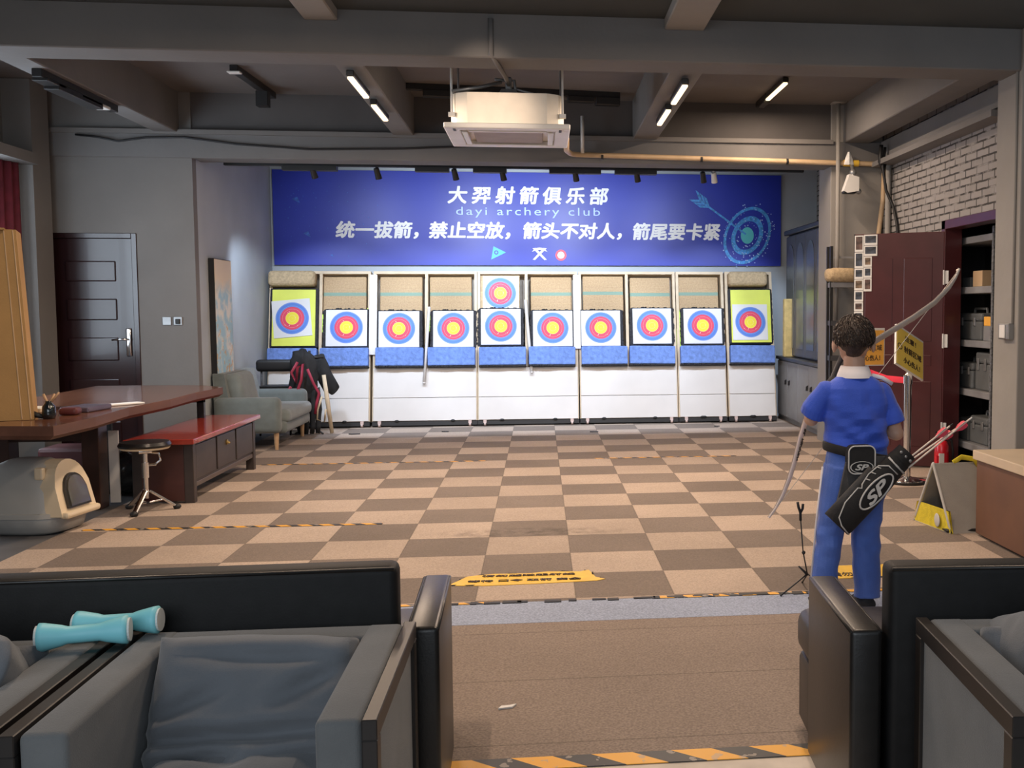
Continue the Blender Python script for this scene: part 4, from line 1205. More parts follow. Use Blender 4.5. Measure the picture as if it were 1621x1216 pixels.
case('upright grey case on second lowest doorway shelf, left one', 3.40, 3.72, .731, .27)
case('tall upright dark case on second lowest doorway shelf', 3.04, 3.34, .731, .39, M_case, .3)
case('dark grey case on lowest doorway shelf', 3.06, 3.44, .251, .28)
q = MB(); q.box(0, .25, -.12, .12, 0, .2, .005, 1); t = q.build('grey_box', M_case); t.location = (4.2, 3.60, .251); tag(t, 'square grey box on lowest doorway shelf, left side', 'box')
q = MB(); q.box(0, .16, -.10, .10, 0, .14, .004, 1); t = q.build('tan_box', M_boxtan); t.location = (4.19, 3.30, 1.646); tag(t, 'small tan carton on second highest doorway shelf', 'box')
q = MB(); q.box(0, .14, -.09, .09, 0, .09, .004, 1); t = q.build('dark_box', M_case); t.location = (4.22, 3.62, 1.646); tag(t, 'small dark box left of the tan carton', 'box')
q = MB(); q.box(0, .2, -.10, .10, 0, .13, .004, 1); t = q.build('grey_bin', M_shelfm); t.location = (4.17, 3.01, 1.171); tag(t, 'grey bin right of tool case on middle shelf', 'bin')
q = MB(); q.box(0, .16, -.09, .09, 0, .08, .004, 1); t = q.build('orange_box', M_orange); t.location = (4.17, 3.01, 1.302); tag(t, 'small orange box on top of grey bin in doorway shelf', 'box')

# photos on the open door leaf
random.seed(21)
LD = Matrix.Translation((HX, HY, .012)) @ RZ(ang)
def photo(x, z, w_, h_, lab, seed):
    t = thing('photo_print', lab, 'photo', (0, 0, 0), group='photo prints on the plum door')
    t.matrix_world = LD @ T(x, .0245, z)
    q = MB(); q.box(-w_ / 2, w_ / 2, 0, .003, -h_ / 2, h_ / 2); q.build('paper', M_paper, t)
    g = random.choice(((.05, .04, .04), (.10, .06, .05), (.16, .11, .07), (.04, .05, .07)))
    q = MB(); q.box(-w_ / 2 + .012, w_ / 2 - .012, .003, .004, -h_ / 2 + .02, h_ / 2 - .012)
    q.build('picture', mat('photo_tone_%d' % (seed % 5), g, .5, var=.9, vs=22), t)
z = 2.12
for k, h_ in enumerate((.155, .15, .10, .105, .105, .09, .09)):
    photo(.775, z - h_ / 2, .085, h_ - .004, 'photo print %s in left column on plum door' % ('topmost', 'second from top', 'third from top', 'fourth from top', 'fifth from top', 'sixth from top', 'lowest')[k], k)
    z -= h_
z = 2.125
for k, (h_, w_) in enumerate(((.10, .125), (.10, .125), (.10, .075), (.10, .075), (.125, .075))):
    photo(.73 - w_ / 2, z - h_ / 2, w_, h_ - .004, 'photo print %s in right column on plum door' % ('topmost', 'second from top', 'third from top', 'fourth from top', 'lowest')[k], k + 1)
    z -= h_

# black shelf by the far column with a foam bundle
bs = thing('black_shelf', 'black metal shelf standing before far right column', 'shelf', (3.55, 5.0, 0))
o = (3.55, 5.0, 0)
for x in (3.335, 3.70):
    for y in (5.0, 5.13):
        q = MB(o); q.box(x - .015, x + .015, y - .015, y + .015, .0, 2.10); q.build('post', M_blackm, bs)
for z in (.42, .965, 1.33, 1.725, 2.0):
    q = MB(o)
    if z == 2.0: q.box(3.33, 3.71, 5.12, 5.135, z - .02, z)
    else: q.box(3.33, 3.71, 4.97, 5.15, z - .05, z)
    q.build('shelf_board', M_cabdark if z < 1.7 else M_shelfm, bs)
q = MB(); q.box(-.19, .16, -.12, .12, 0, .15, .05, 3)
for v in q.bm.verts: v.co += noise.noise_vector(v.co * 8) * .02; v.co.z = max(v.co.z, 0)
t = q.build('foam_bundle', M_burlap, None, True); t.location = (3.48, 5.03, 1.727); tag(t, 'beige rolled foam bundle on top of black shelf', 'bundle')

# alcove cabinets on the right
lc = thing('low_cabinet', 'long low grey cabinet along right side of the target alcove', 'cabinet', (3.72, 6.85, 0))
o = (3.72, 6.85, 0)
q = MB(o); q.box(3.47, 4.0, 5.78, 8.0, .06, .80, .004, 1); q.box(3.50, 4.0, 5.78, 8.0, 0.002, .06); q.build('carcass', M_cabgrey, lc)
q = MB(o); q.box(3.43, 4.0, 5.76, 8.02, .80, .84, .006, 1); q.build('counter', M_cabdark, lc)
for k in range(4):
    y0 = 5.80 + k * .548
    q = MB(o); q.box(3.452, 3.472, y0, y0 + .538, .08, .785, .004, 1); dr = q.build('cabinet_door', M_cabgrey, lc)
    yh = y0 + (.44 if k % 2 == 0 else .07)
    q = MB(o); q.ribbon_ring((3.452, yh, .52), .05, .04, -.012, 'x', 4, (.7, 1), R(45)); q.build('ring_pull', M_blackm, dr)
uc = thing('glass_cabinet', 'dark glass fronted arched cabinet on low alcove cabinet', 'cabinet', (3.72, 6.8, .842))
o = (3.72, 6.8, .842)
q = MB(o); q.box(3.56, 4.0, 5.80, 7.85, .842, 2.40, .004, 1); q.box(3.50, 4.0, 5.78, 7.88, 2.40, 2.46, .01, 1); q.build('carcass', M_cabdark, uc)
for k in range(4):
    y0 = 5.83 + k * .503
    q = MB(o); q.box(3.525, 3.56, y0, y0 + .495, .86, 2.38, .006, 1); dr = q.build('cabinet_door', mat('cabinet_frame', (.085, .088, .095), .45), uc)
    ym = y0 + .2475
    ar = [(ym - .17, .96), (ym + .17, .96), (ym + .17, 2.05)] + [(ym + .17 * math.cos(a), 2.05 + .22 * math.sin(a)) for a in [PI * j / 10 for j in range(1, 10)]] + [(ym - .17, 2.05)]
    q = MB(o); q.prism(ar, -.008, 'x', 3.527); q.build('glass_pane', M_glassdk, dr)
    q = MB(o)
    q.box(3.60, 3.66, ym - .10, ym - .04, .95, 1.95); q.box(3.60, 3.66, ym + .03, ym + .12, .95, 1.7)
q.bm.free()
q = MB(); q.box(-.08, .08, -.05, .05, 0, .74, .015, 2); t = q.build('foam_board', mat('yellowed_foam', (.58, .44, .18), .9, var=.2, vs=12, bump=.5)); t.location = (3.505, 7.55, .843); tag(t, 'yellowed foam board standing on low alcove cabinet', 'board')

# column switch and conduit
q = MB(); q.cyl((3.826, 1.79, 1.34), (3.826, 1.79, 3.55), .011, n=8); tag(q.build('switch_conduit', M_column, None, True), 'thin grey conduit down the near right column', 'pipe')
cs = thing('column_switch', 'white switch box on near right column below the conduit', 'switch', (3.83, 1.86, 1.28), R(-90))
q = MB(); q.box(-.10, .08, -.04, .008, -.06, .06, .006, 1); q.build('switch_box', M_steel, cs)
q = MB(); q.box(-.06, .03, -.05, -.038, -.05, .05, .004, 1); q.build('switch_plate', M_whitep, cs)

# sign stands with red belt
def sign_stand(lab, x, y, h):
    t = thing('sign_stand', lab, 'sign stand', (x, y, 0), group='chrome sign stands')
    q = MB(); q.lathe([(.165, 0.004), (.17, .02), (.16, .028)], n=32); q.build('base_rim', M_black, t, True, 40)
    q = MB(); q.lathe([(.16, .028), (.15, .036), (.05, .05), (.034, .06)], n=32); q.build('base_cover', M_chrome, t, True, 40)
    q = MB(); q.cyl((0, 0, .05), (0, 0, h), .031, n=20); q.build('pole', M_chrome, t, True, 40)
    q = MB(); q.lathe([(.038, h - .07), (.038, h), (.02, h + .02), (.012, h + .06)], n=18); q.build('pole_head', M_chrome, t, True, 40)
    return t
s1 = sign_stand('nearer chrome sign stand with turned yellow warning sign', 3.36, 2.72, .90)
s2 = sign_stand('farther chrome sign stand with orange warning sign', 3.17, 3.25, .92)
def sign_board(st, loc, rot, w_, h_, m):
    mx = T(*loc) @ rot
    q = MB(); q.box(-w_ / 2 - .008, w_ / 2 + .008, -.006, .012, -h_ / 2 - .008, h_ / 2 + .02); q.xform(mx); q.build('sign_frame', M_whitep, st)
    q = MB(); q.box(-w_ / 2, w_ / 2, -.009, -.005, -h_ / 2, h_ / 2); q.xform(mx); b_ = q.build('sign_board', m, st)
    text('sign_text', '注意！', M_signink, b_, mx @ T(-.0, -.0095, h_ * .30), width=w_ * .42, height=h_ * .15, bold=.02)
    text('sign_text', '射箭区域', M_signink, b_, mx @ T(.03, -.0095, .0), width=w_ * .66, height=h_ * .17, bold=.015)
    text('sign_text', '小心伤人！', M_signink, b_, mx @ T(.02, -.0095, -h_ * .30), width=w_ * .62, height=h_ * .16, bold=.02)
    q = MB(); q.ribbon_ring((-w_ * .39, -.009, 0), .03, .022, -.002, 'y', 24); q.xform(mx); q.build('sign_emblem', M_signink, b_)
M_yelsign = mat('yellow_sign', (.95, .70, .13), .5, var=.06)
sx_ = Vector((.80, .41, -.43)).normalized(); sz_ = Vector((.18, .52, .834)); sz_ = (sz_ - sx_ * sz_.dot(sx_)).normalized()
sign_board(s1, (-.005, -.035, 1.088), Matrix((sx_, sz_.cross(sx_), sz_)).transposed().to_4x4(), .34, .35, M_yelsign)
sign_board(s2, (0, -.03, 1.115), RZ(R(8)), .30, .30, M_orange)
q = MB(); A, B_ = Vector((3.19, 3.22, .90)), Vector((3.335, 2.74, .86))
q.tube([A, (A + B_) / 2 + Vector((0, 0, -.02)), B_], [(.026, .003)] * 3, 8, up=(0, 0, 1)); t = q.build('barrier_belt', M_redbelt); tag(t, 'red retractable belt between the two sign stands', 'belt')

# fire extinguisher near the doorway
fe = thing('fire_extinguisher', 'red fire extinguisher on floor by the doorway jamb', 'fire extinguisher', (3.83, 3.16, 0))
q = MB(); q.lathe([(.055, 0), (.062, .01), (.062, .25), (.045, .29), (.02, .305)], n=22); q.build('cylinder', M_extred, fe, True, 50)
q = MB(); q.box(-.0635, -.02, -.06, -.04, .08, .17); q.lathe([(.0628, .10), (.0628, .20)], n=22); q.build('label_band', M_extred, fe)
q = MB(); q.box(-.045, .0, -.066, -.05, .09, .19); q.build('paper_label', M_paper, fe)
q = MB(); q.cyl((0, 0, .30), (0, 0, .335), .016, n=10); q.box(-.05, .03, -.01, .01, .335, .35); q.box(-.06, .03, -.008, .008, .365, .378); q.build('valve_handle', M_blackm, fe)
q = MB(); q.tube([(.02, 0, .325), (.085, -.01, .30), (.10, -.01, .2), (.095, -.01, .08)], .011, 8); q.build('hose', M_black, fe, True)

# brown cabinet with cream top
rc = thing('brown_cabinet', 'low brown cabinet with cream top at right edge', 'cabinet', (3.42, -.35, 0))
o = (3.42, -.35, 0)
q = MB(o); q.box(3.09, 3.62, -1.4, .67, .02, .49, .004, 1); q.build('carcass', M_brownlam, rc)
q = MB(o); q.box(3.07, 3.645, -1.42, .69, .493, .553, .006, 2); q.build('cream_top', M_creamtop, rc)
q = MB(o); q.box(3.12, 3.62, -1.38, .64, .0, .02); q.build('plinth', M_black, rc)
tr2 = thing('dark_tray', 'dark rimmed tray on the cream cabinet top', 'tray', (3.52, .20, .554))
q = MB(); q.box(-.14, .11, -.3, .3, 0, .05, .004, 1); q.build('tray_box', M_cabdark, tr2)
q = MB(); q.box(-.17, .12, -.33, .33, .05, .068, .004, 1); q.build('rim', M_cabdark, tr2)

# triangular pet house
ph = thing('pet_house', 'yellow and grey felt triangular pet house beside brown cabinet', 'pet house', (3.05, .93, 0))
o = Vector((3.05, .93, 0))
A, Bq = Vector((2.875, 1.19, 0)), Vector((2.955, .715, 0))
mid = (A + Bq) / 2
ax = Vector((.40, .05, 0))
apex = mid + Vector((.0, 0, .43))
def tri(A_, B_, ap, n=8):
    pts = [A_.copy()]
    for k in range(1, n): pts.append(A_.lerp(ap, k / n * .96) + Vector((0, 0, .0)))
    for k in range(5):
        a = k / 4
        pts.append(A_.lerp(ap, .96).lerp(B_.lerp(ap, .96), a) + Vector((0, 0, .018 * math.sin(PI * a))))
    for k in range(1, n): pts.append(B_.lerp(ap, (1 - k / n) * .96))
    pts.append(B_.copy())
    return pts
outer = tri(A, Bq, apex)
cen = mid + Vector((0, 0, .16))
def shrink(p, f): return cen + (p - cen) * f
# grey shell: hollow prism
q = MB(o)
ro = [q._v(p) for p in outer]; rb = [q._v(p + ax) for p in outer]
ri = [q._v(shrink(p, .93)) for p in outer]; rbi = [q._v(shrink(p, .93) + ax * .96) for p in outer]
n = len(outer)
for k in range(n):
    j = (k + 1) % n
    q.bm.faces.new((ro[k], ro[j], rb[j], rb[k])); q.bm.faces.new((ri[j], ri[k], rbi[k], rbi[j])); q.bm.faces.new((ro[j], ro[k], ri[k], ri[j]))
q.bm.faces.new(rb); q.bm.faces.new(list(reversed(rbi)))
q.build('felt_shell', M_petgrey, ph)
q = MB(o); q.tube([p + Vector((-.004, 0, 0)) for p in outer], .010, 6, closed=True); q.build('piping', mat('pet_piping', (.55, .53, .50), .8), ph, True)
# front panel with a tall opening: ring between outer and opening outline
q = MB(o)
hole = []
hc = mid + Vector((-.0, 0, .215))
for p in outer:
    v = p - cen
    hp = cen + (p - cen) * (.935 if p.z > .12 else .84)
    if hp.z < .145: hp.z = .145
    hole.append(hp)
fo = [q._v(p + Vector((-.006, 0, 0))) for p in outer]; fh = [q._v(p + Vector((-.006, 0, 0))) for p in hole]
for k in range(n):
    j = (k + 1) % n
    try: q.bm.faces.new((fo[k], fo[j], fh[j], fh[k]))
    except ValueError: pass
r = bmesh.ops.extrude_face_region(q.bm, geom=q.bm.faces[:]); bmesh.ops.translate(q.bm, vec=(.012, 0, 0), verts=[g for g in r['geom'] if isinstance(g, bmesh.types.BMVert)])
q.build('yellow_front', M_petyellow, ph)
q = MB(o); q.ball(mid.lerp(Bq, .3) + Vector((-.012, 0, .065)), (.006, .05, .045), 12, 8); q.build('plush_patch', mat('pale_plush', (.62, .60, .56), .95), ph, True)
q = MB(o); q.box(2.93, 3.32, .74, 1.15, .004, .03, .01, 1); q.build('black_lining', M_black, ph)
q = MB(o); q.tube([apex + ax * .35 + Vector((0, 0, .0)), apex + ax * .5 + Vector((0, 0, .035)), apex + ax * .72 + Vector((0, -.02, .02)), apex + ax * .8 + Vector((0, -.03, -.03))], [(.018, .006)] * 4, 8); q.build('top_handle', M_petyellow, ph, True)

# ================================================================ floor markings
def floor_strip(name, x0, x1, y0, y1, m, lab, z=.0035, cat='floor tape', group=None, rot=0):
    cx_, cy_ = (x0 + x1) / 2, (y0 + y1) / 2
    q = MB((cx_, cy_, 0)); q.box(x0, x1, y0, y1, z, z + .0022)
    t = q.build(name, m); t.location = (cx_, cy_, 0); t.rotation_euler = (0, 0, rot)
    return tag(t, lab, cat, group)
floor_strip('hazard_tape', -2.68, -.74, 1.515, 1.56, M_hazard, 'worn orange black hazard tape before drum stool', .0045, group='hazard tapes', rot=R(-.9))
floor_strip('hazard_tape', -2.28, -.2, 4.47, 4.50, M_hazard, 'faint hazard tape line before the chest bench end', .0045, group='hazard tapes')
floor_strip('hazard_tape', .85, 2.25, 4.50, 4.53, M_hazard, 'faint hazard tape line at right middle of carpet', .0045, group='hazard tapes')
floor_strip('hazard_tape', .88, 2.6, -.565, -.525, M_hazard, 'hazard tape on carpet edge beside the boy', .0045, group='hazard tapes')
floor_strip('hazard_tape', -.9, .12, -.56, -.53, M_hazard, 'torn hazard tape on carpet edge behind left sofa', .0045, group='hazard tapes')
floor_strip('hazard_tape', -1.0, 2.6, -2.49, -2.40, M_hazard2, 'wide orange black hazard tape nearest the viewer', .0028, group='hazard tapes')
q = MB()
random.seed(9)
pts0 = []
X_ = -.15
while X_ < 1.7:
    q.box(X_, X_ + random.uniform(.03, .12), -.555 - random.uniform(0, .02), -.535 + random.uniform(0, .012), .003, .0075); X_ += random.uniform(.06, .14)
tag(q.build('frayed_edge', M_black), 'frayed black edge of the checkered carpet', 'carpet edge', None, 'stuff')
def worn_sign(lab, pts, rows, loc, size):
    t = thing('floor_sign', lab, 'floor sign', loc, group='yellow floor signs')
    q = MB(); q.prism(pts, .0025, 'z', .0045); sh_ = q.build('sign_sheet', M_tapey, t)
    for body, x, y, w_, h_ in rows:
        text('sign_text', body, M_signink, sh_, T(x, y, .0072) @ RX(R(-90)), width=w_, height=h_, bold=.01)
    random.seed(len(pts))
    q = MB()
    for k in range(len(pts)):
        a, b_ = Vector(pts[k]), Vector(pts[(k + 1) % len(pts)])
        if random.random() < .6:
            p = a.lerp(b_, .3); r_ = a.lerp(b_, .6); q.prism([tuple(p), tuple(r_), (r_.x + .01, r_.y + .018), (p.x - .01, p.y + .012)], .003, 'z', .0045)
    q.build('torn_edge', M_foamdark, t)
worn_sign('torn yellow floor sign with black print in middle of carpet edge', [(-.36, -.13), (-.24, -.145), (.05, -.135), (.36, -.11), (.41, -.08), (.36, -.03), (.33, .13), (.28, .10), (.1, .12), (.0, .09), (-.2, .10), (-.33, .06), (-.42, -.12)], (('请勿越过起射线', -.0, .045, .50, .04), ('等待 口令 取箭 安全', -.02, -.06, .60, .042)), (.26, -.07, 0), None)
worn_sign('yellow floor sign between the feet of the boy', [(-.19, -.14), (.42, -.14), (.42, .14), (-.16, .14)], (('请勿跨越', .02, -.06, .26, .08),), (2.0, -.16, 0), None)
q = MB(); q.prism([(-.03, -.01), (.02, .0), (.035, .03), (.01, .02), (-.02, .015)], .006, 'z', .003); t = q.build('paper_scrap', M_paper); t.location = (.2, -1.96, 0); tag(t, 'white paper scrap on the brown carpet', 'scrap')
# ================================================================ foreground seats
def leather_sofa(lab, loc, rot, width, side):
    """black leather sofa facing the targets; local +y is its front, side = +1 if its end arm is on the right"""
    t = thing('leather_sofa', lab, 'sofa', loc, rot, 'black leather sofas')
    s_ = side
    def bx_(x0, x1, *a, **k):
        q = MB(); x0, x1 = s_ * x0, s_ * x1
        q.box(min(x0, x1), max(x0, x1), *a, **k); return q
    # end arm occupies x 0..0.085 outward; back panel from x=-.03 to -width
    bx_(.0, .085, -.02, .555, .05, .62, .014, 3).build('armrest', M_leather, t, True, 40)
    q = MB(); q.tube([(s_ * .004, -.012, .612), (s_ * .004, .545, .612)], .005, 6); q.tube([(s_ * .081, -.012, .612), (s_ * .081, .545, .612)], .005, 6); q.build('arm_piping', M_leather, t, True)
    bx_(-.022, -width, .0, .10, .08, .78, .022, 3).build('backrest', M_leatherm, t, True, 40)
    q = MB(); q.tube([(-s_ * .03, .006, .772), (-s_ * width, .006, .772)], .006, 6); q.build('back_piping', M_leather, t, True)
    bx_(-.01, -width, .10, .75, .10, .27, .02, 2).build('base', M_leather, t, True, 40)
    n_ = max(1, round(width / .7))
    for k in range(n_):
        a, b_ = -.0 - (width - .0) * k / n_, -(width) * (k + 1) / n_ + .012
        if k == 0: a = .055
        bx_(a, b_, .56, .93, .27, .42, .045, 4).build('seat_cushion', M_leather, t, True, 60)
        bx_(min(a, -.012), b_, .11, .58, .27, .42, .045, 4).build('seat_cushion', M_leather, t, True, 60)
    bx_(.05, -width, .56, .90, .03, .275, .02, 2).build('front_rail', M_leather, t, True, 40)
    for x in (-.06, -width + .08):
        for y in (.06, .85):
            q = MB(); q.cyl((s_ * x, y, 0), (s_ * x, y, .09), .02, .026, n=12); q.build('foot', M_blackm, t, True, 40)
    return t
leather_sofa('left black leather sofa, seen from behind with one slab arm', (-.022, -2.97, 0), R(1.5), 2.0, 1)
leather_sofa('right black leather sofa, seen from behind, nearest the boy', (1.212, -3.135, 0), R(-3.4), 1.5, -1)

def cushion(w_, d_, h_, seed, folds, n=40):
    """soft pillow: superellipse body with pulled-in folds"""
    q = MB()
    q.box(-w_ / 2, w_ / 2, -d_ / 2, d_ / 2, -h_ / 2, h_ / 2)
    bmesh.ops.subdivide_edges(q.bm, edges=q.bm.edges[:], cuts=24, use_grid_fill=True)
    for v in q.bm.verts:
        x, y, z = v.co.x / (w_ / 2), v.co.y / (d_ / 2), v.co.z / (h_ / 2)
        ex = (1 - abs(x) ** 4) ; ey = (1 - abs(y) ** 4)
        k = .52 + .48 * math.sqrt(max(ex, 0) * max(ey, 0))
        v.co.z *= k
        r_ = 1 - .06 * (z * z)
        v.co.x *= r_; v.co.y *= r_
        nn = noise.noise_vector(Vector((v.co.x * 4 + seed, v.co.y * 4, v.co.z * 4)))
        v.co += nn * .018 + noise.noise_vector(v.co * 14 + Vector((seed, 0, 0))) * .003
        for (ax, ay, bx2, by2, depth, wid) in folds:
            A_, B_ = Vector((ax, ay)), Vector((bx2, by2))
            P = Vector((v.co.x, v.co.y)); d_v = B_ - A_
            t_ = max(0, min(1, (P - A_).dot(d_v) / d_v.length_squared))
            dist = (P - (A_ + d_v * t_)).length
            f = math.exp(-(dist / wid) ** 2) * math.sin(PI * min(1, max(.12, t_ * .9 + .05)))
            if v.co.z > 0: v.co.z -= depth * f
            f2 = math.exp(-((dist - wid * 1.6) / (wid * 1.1)) ** 2)
            if v.co.z > 0: v.co.z += depth * .18 * f2
    return q

def lounge_chair(lab, loc, rot, seed):
    """grey lounge chair facing the viewer side; local -y is its front, origin at the middle of its back"""
    t = thing('lounge_chair', lab, 'armchair', loc, rot, 'grey lounge chairs with dark frames')
    W_ = .345
    q = MB(); q.box(-W_ + .09, W_ - .09, -.10, .0, .12, .648, .012, 3); q.build('backrest', M_fabric, t, True, 40)
    for s_ in (-1, 1):
        x0, x1 = sorted((s_ * (W_ - .028), s_ * (W_ - .118)))
        q = MB(); q.box(x0, x1, -.655, .0, .13, .65, .014, 3); q.build('armrest', M_fabric, t, True, 40)
        # outer frame loop with an inset panel
        xa, xb = sorted((s_ * (W_ - .026), s_ * (W_ + .004)))
        fr = MB()
        fr.box(xa, xb, -.665, -.0, .61, .652, .002, 1); fr.box(xa, xb, -.665, -.62, 0, .61, .002, 1); fr.box(xa, xb, -.045, .0, 0, .61, .002, 1); fr.box(xa, xb, -.62, -.045, .10, .14, .002, 1)
        sf = fr.build('side_frame', M_frame_gloss, t)
        xa, xb = sorted((s_ * (W_ - .024), s_ * (W_ - .006)))
        q = MB(); q.box(xa, xb, -.62, -.045, .14, .61); q.build('side_panel', M_fabric, sf)
    q = MB(); q.box(-W_ + .11, W_ - .11, -.62, -.05, .14, .26, .01, 2); q.build('seat_base', M_fabric, t)
    sc = cushion(W_ * 2 - .25, .56, .20, seed, ((-.22, .12, -.02, .02, .025, .03), (.22, .10, .05, -.16, .022, .03), (-.02, .02, -.20, -.2, .02, .03)))
    sc.xform(T(0, -.37, .355) @ RX(R(3))); sc.build('seat_cushion', M_fabricl, t, True)
    bc = cushion(W_ * 2 - .235, .36, .20, seed + 3, ((-.24, -.06, .22, -.045, .06, .016), (-.22, -.02, -.06, .05, .03, .018), (-.23, -.12, -.02, -.09, .045, .016), (.22, .10, .06, .02, .035, .02), (.22, -.10, .02, -.13, .03, .02), (-.15, .13, .2, .11, .03, .014)))
    bc.xform(T(0, -.205, .50) @ RX(R(62))); bc.build('back_cushion', M_fabricl, t, True)
    return t
lounge_chair('grey lounge chair left of the aisle, beside the slab sofa arm', (-.338, -3.036, 0), 0, 1)
lc2 = lounge_chair('grey lounge chair at far left edge of the photo', (-1.052, -3.06, 0), R(0), 5)
lounge_chair('grey lounge chair at right edge behind black leather sofa', (1.625, -3.235, .015), R(-4.1), 9)
# loose pillows that stand above the arms of the outer chairs
for loc, rot, lab, sd in (((-1.08, -3.24, .615), (R(-30), R(4), R(3)), 'puffy grey pillow on chair at far left edge', 12), ((1.66, -3.43, .655), (R(-20), R(-3), R(-6)), 'puffy grey pillow on chair at right edge', 14)):
    q = cushion(.50, .42, .20, sd, ((-.2, -.05, .05, .02, .02, .03),))
    t = q.build('loose_pillow', M_fabricl, None, True); t.location = loc; t.rotation_euler = rot; tag(t, lab, 'pillow')

# teal dumbbell handles
def dumbbell(lab, a, b_):
    a, b_ = Vector(a), Vector(b_)
    t = thing('foam_dumbbell', lab, 'dumbbell', (a + b_) / 2, group='teal hand weights')
    d = b_ - a
    t.rotation_euler = d.to_track_quat('Z', 'Y').to_euler()
    L = d.length / 2
    q = MB(); q.lathe([(.024, -L), (.034, -L + .004), (.033, -L + .014), (.025, -L + .05), (.0205, -L * .35), (.0205, L * .35), (.025, L - .05), (.033, L - .014), (.034, L - .004), (.024, L)], n=26); q.build('grip', M_teal, t, True)
    for s_ in (-1, 1):
        q = MB(); q.cyl((0, 0, s_ * (L - .002)), (0, 0, s_ * (L + .003)), .028, n=22); q.build('end_cap', M_tealend, t)
    for s_ in (-1, 1):
        q = MB(); q.ball((.024, -.012, s_ * (L - .04)), (.006, .012, .016), 10, 8); q.build('moulded_dimple', M_teal, t, True)
dumbbell('teal hand weight nearer the viewer, lying lower left', (-.84, -3.185, .687), (-.648, -3.15, .690))
dumbbell('teal hand weight behind the other, upper right', (-.80, -3.075, .683), (-.604, -3.075, .690))

# ================================================================ the boy
person = thing('person', 'boy in blue shirt and trousers seen from behind, holding a bow', 'person', (1.82, -.85, 0))
o = Vector((1.82, -.85, 0))
def ell(c, rx, ry, n=24, tilt=0.0, p=2.3):
    out = []
    for k in range(n):
        a = 2 * PI * k / n
        c_, s_ = math.cos(a), math.sin(a)
        out.append(Vector(c) + Vector((rx * math.copysign(abs(c_) ** (2 / p), c_), ry * math.copysign(abs(s_) ** (2 / p), s_), tilt * c_)))
    return out
LS, LE, LW = Vector((1.672, -.85, 1.058)), Vector((1.628, -.80, .925)), Vector((1.775, -.585, 1.035))
RS, RE, RW = Vector((1.972, -.85, 1.05)), Vector((2.030, -.86, .855)), Vector((1.905, -.665, .905))
b = MB(o)
# trunk
b.loft([ell((1.83, -.85, z), rx, ry) for z, rx, ry in ((.66, .11, .085), (.72, .13, .095), (.82, .115, .08), (.95, .125, .085), (1.04, .125, .08), (1.09, .095, .07), (1.12, .065, .06))])
b.tube([(1.825, -.85, 1.08), (1.823, -.845, 1.22)], [.056, .050], 16)
# head: skull, jaw, nose, ears
hc = Vector((1.823, -.835, 1.298))
HR = Matrix.Rotation(R(-14), 3, 'Z')
def hp(x, y, z): return hc + HR @ Vector((x, y, z))
b.ball(hp(0, -.008, .015), (.087, .102, .098), 20, 14, HR)
b.ball(hp(0, .03, -.045), (.066, .07, .07), 16, 12, HR)
b.ball(hp(0, .045, -.085), (.035, .04, .03), 12, 8, HR)
b.ball(hp(0, .104, -.02), (.013, .018, .02), 10, 8, HR)
b.ball(hp(0, .098, -.058), (.024, .012, .007), 10, 6, HR)
b.ball(hp(0, .095, -.068), (.020, .012, .007), 10, 6, HR)
for s_ in (-1, 1):
    b.ball(hp(s_ * .092, -.002, -.022), (.012, .024, .034), 12, 10, HR)
    b.ball(hp(s_ * .034, .088, .012), (.024, .012, .009), 10, 6, HR)
# arms
for S_, E_, W2 in ((LS, LE, LW), (RS, RE, RW)):
    b.ball(S_, .036, 14, 10)
    b.tube([S_, S_.lerp(E_, .5), E_], [.034, .035, .034], 14)
    b.ball(E_, .037, 12, 8)
    b.tube([E_, E_.lerp(W2, .35), W2], [.036, .036, .025], 14)
# hands with five fingers, curled round what they hold
def hand(wr, direction, grip, s_, curl):
    """wr wrist, direction palm axis, grip = axis of the held bar, s_ thumb side"""
    d = direction.normalized(); g = (grip - d * grip.dot(d)).normalized(); nrm = d.cross(g)
    pc = wr + d * .042
    rot = Matrix((g, d, nrm)).transposed()
    b.ball(wr + d * .036, (.034, .045, .016), 14, 10, rot)
    lens = (.058, .064, .060, .048)
    for k, L in enumerate(lens):
        base = wr + d * .072 + g * (.024 - .0165 * k) 
        pts = [base]
        a_ = 0
        for seg, ca in ((.42, curl), (.32, curl * 1.2), (.26, curl)):
            a_ += ca
            pts.append(pts[-1] + (d * math.cos(a_) + nrm * math.sin(a_)) * L * seg)
        b.tube([base - d * .02] + pts, [.0085, .0085, .008, .0075, .006], 8)
    tb_ = wr + d * .022 + g * .026
    b.tube([tb_, tb_ + g * .018 + d * .014 + nrm * .010, tb_ + g * .020 + d * .034 + nrm * .024, tb_ + g * .008 + d * .046 + nrm * .034], [.011, .0105, .009, .007], 8)
bow_axis = Vector((.616, 0, .788))
hand(LW, (LW - LE).normalized() * .6 + Vector((.3, .8, .1)), Vector((.55, -.1, .8)), 1, R(52))
hand(RW, (RW - RE).normalized(), Vector((-.2, .1, .95)), -1, R(48))
# legs and feet
HL, KL, AL = Vector((1.755, -.85, .70)), Vector((1.716, -.845, .42)), Vector((1.668, -.88, .085))
HRr, KR, AR = Vector((1.905, -.85, .70)), Vector((1.884, -.845, .41)), Vector((1.884, -.88, .085))
for H_, K_, A_ in ((HL, KL, AL), (HRr, KR, AR)):
    b.tube([H_, H_.lerp(K_, .5), K_, K_.lerp(A_, .3), A_], [.07, .06, .048, .047, .032], 16)
    b.tube([A_ + Vector((0, -.02, -.05)), A_ + Vector((0, .06, -.052)), A_ + Vector((0, .14, -.062))], [.03, .033, .018], 12, flat=.8)
body = b.build('body', M_skin, person, True)
mod_remesh(body, .0042, 4)
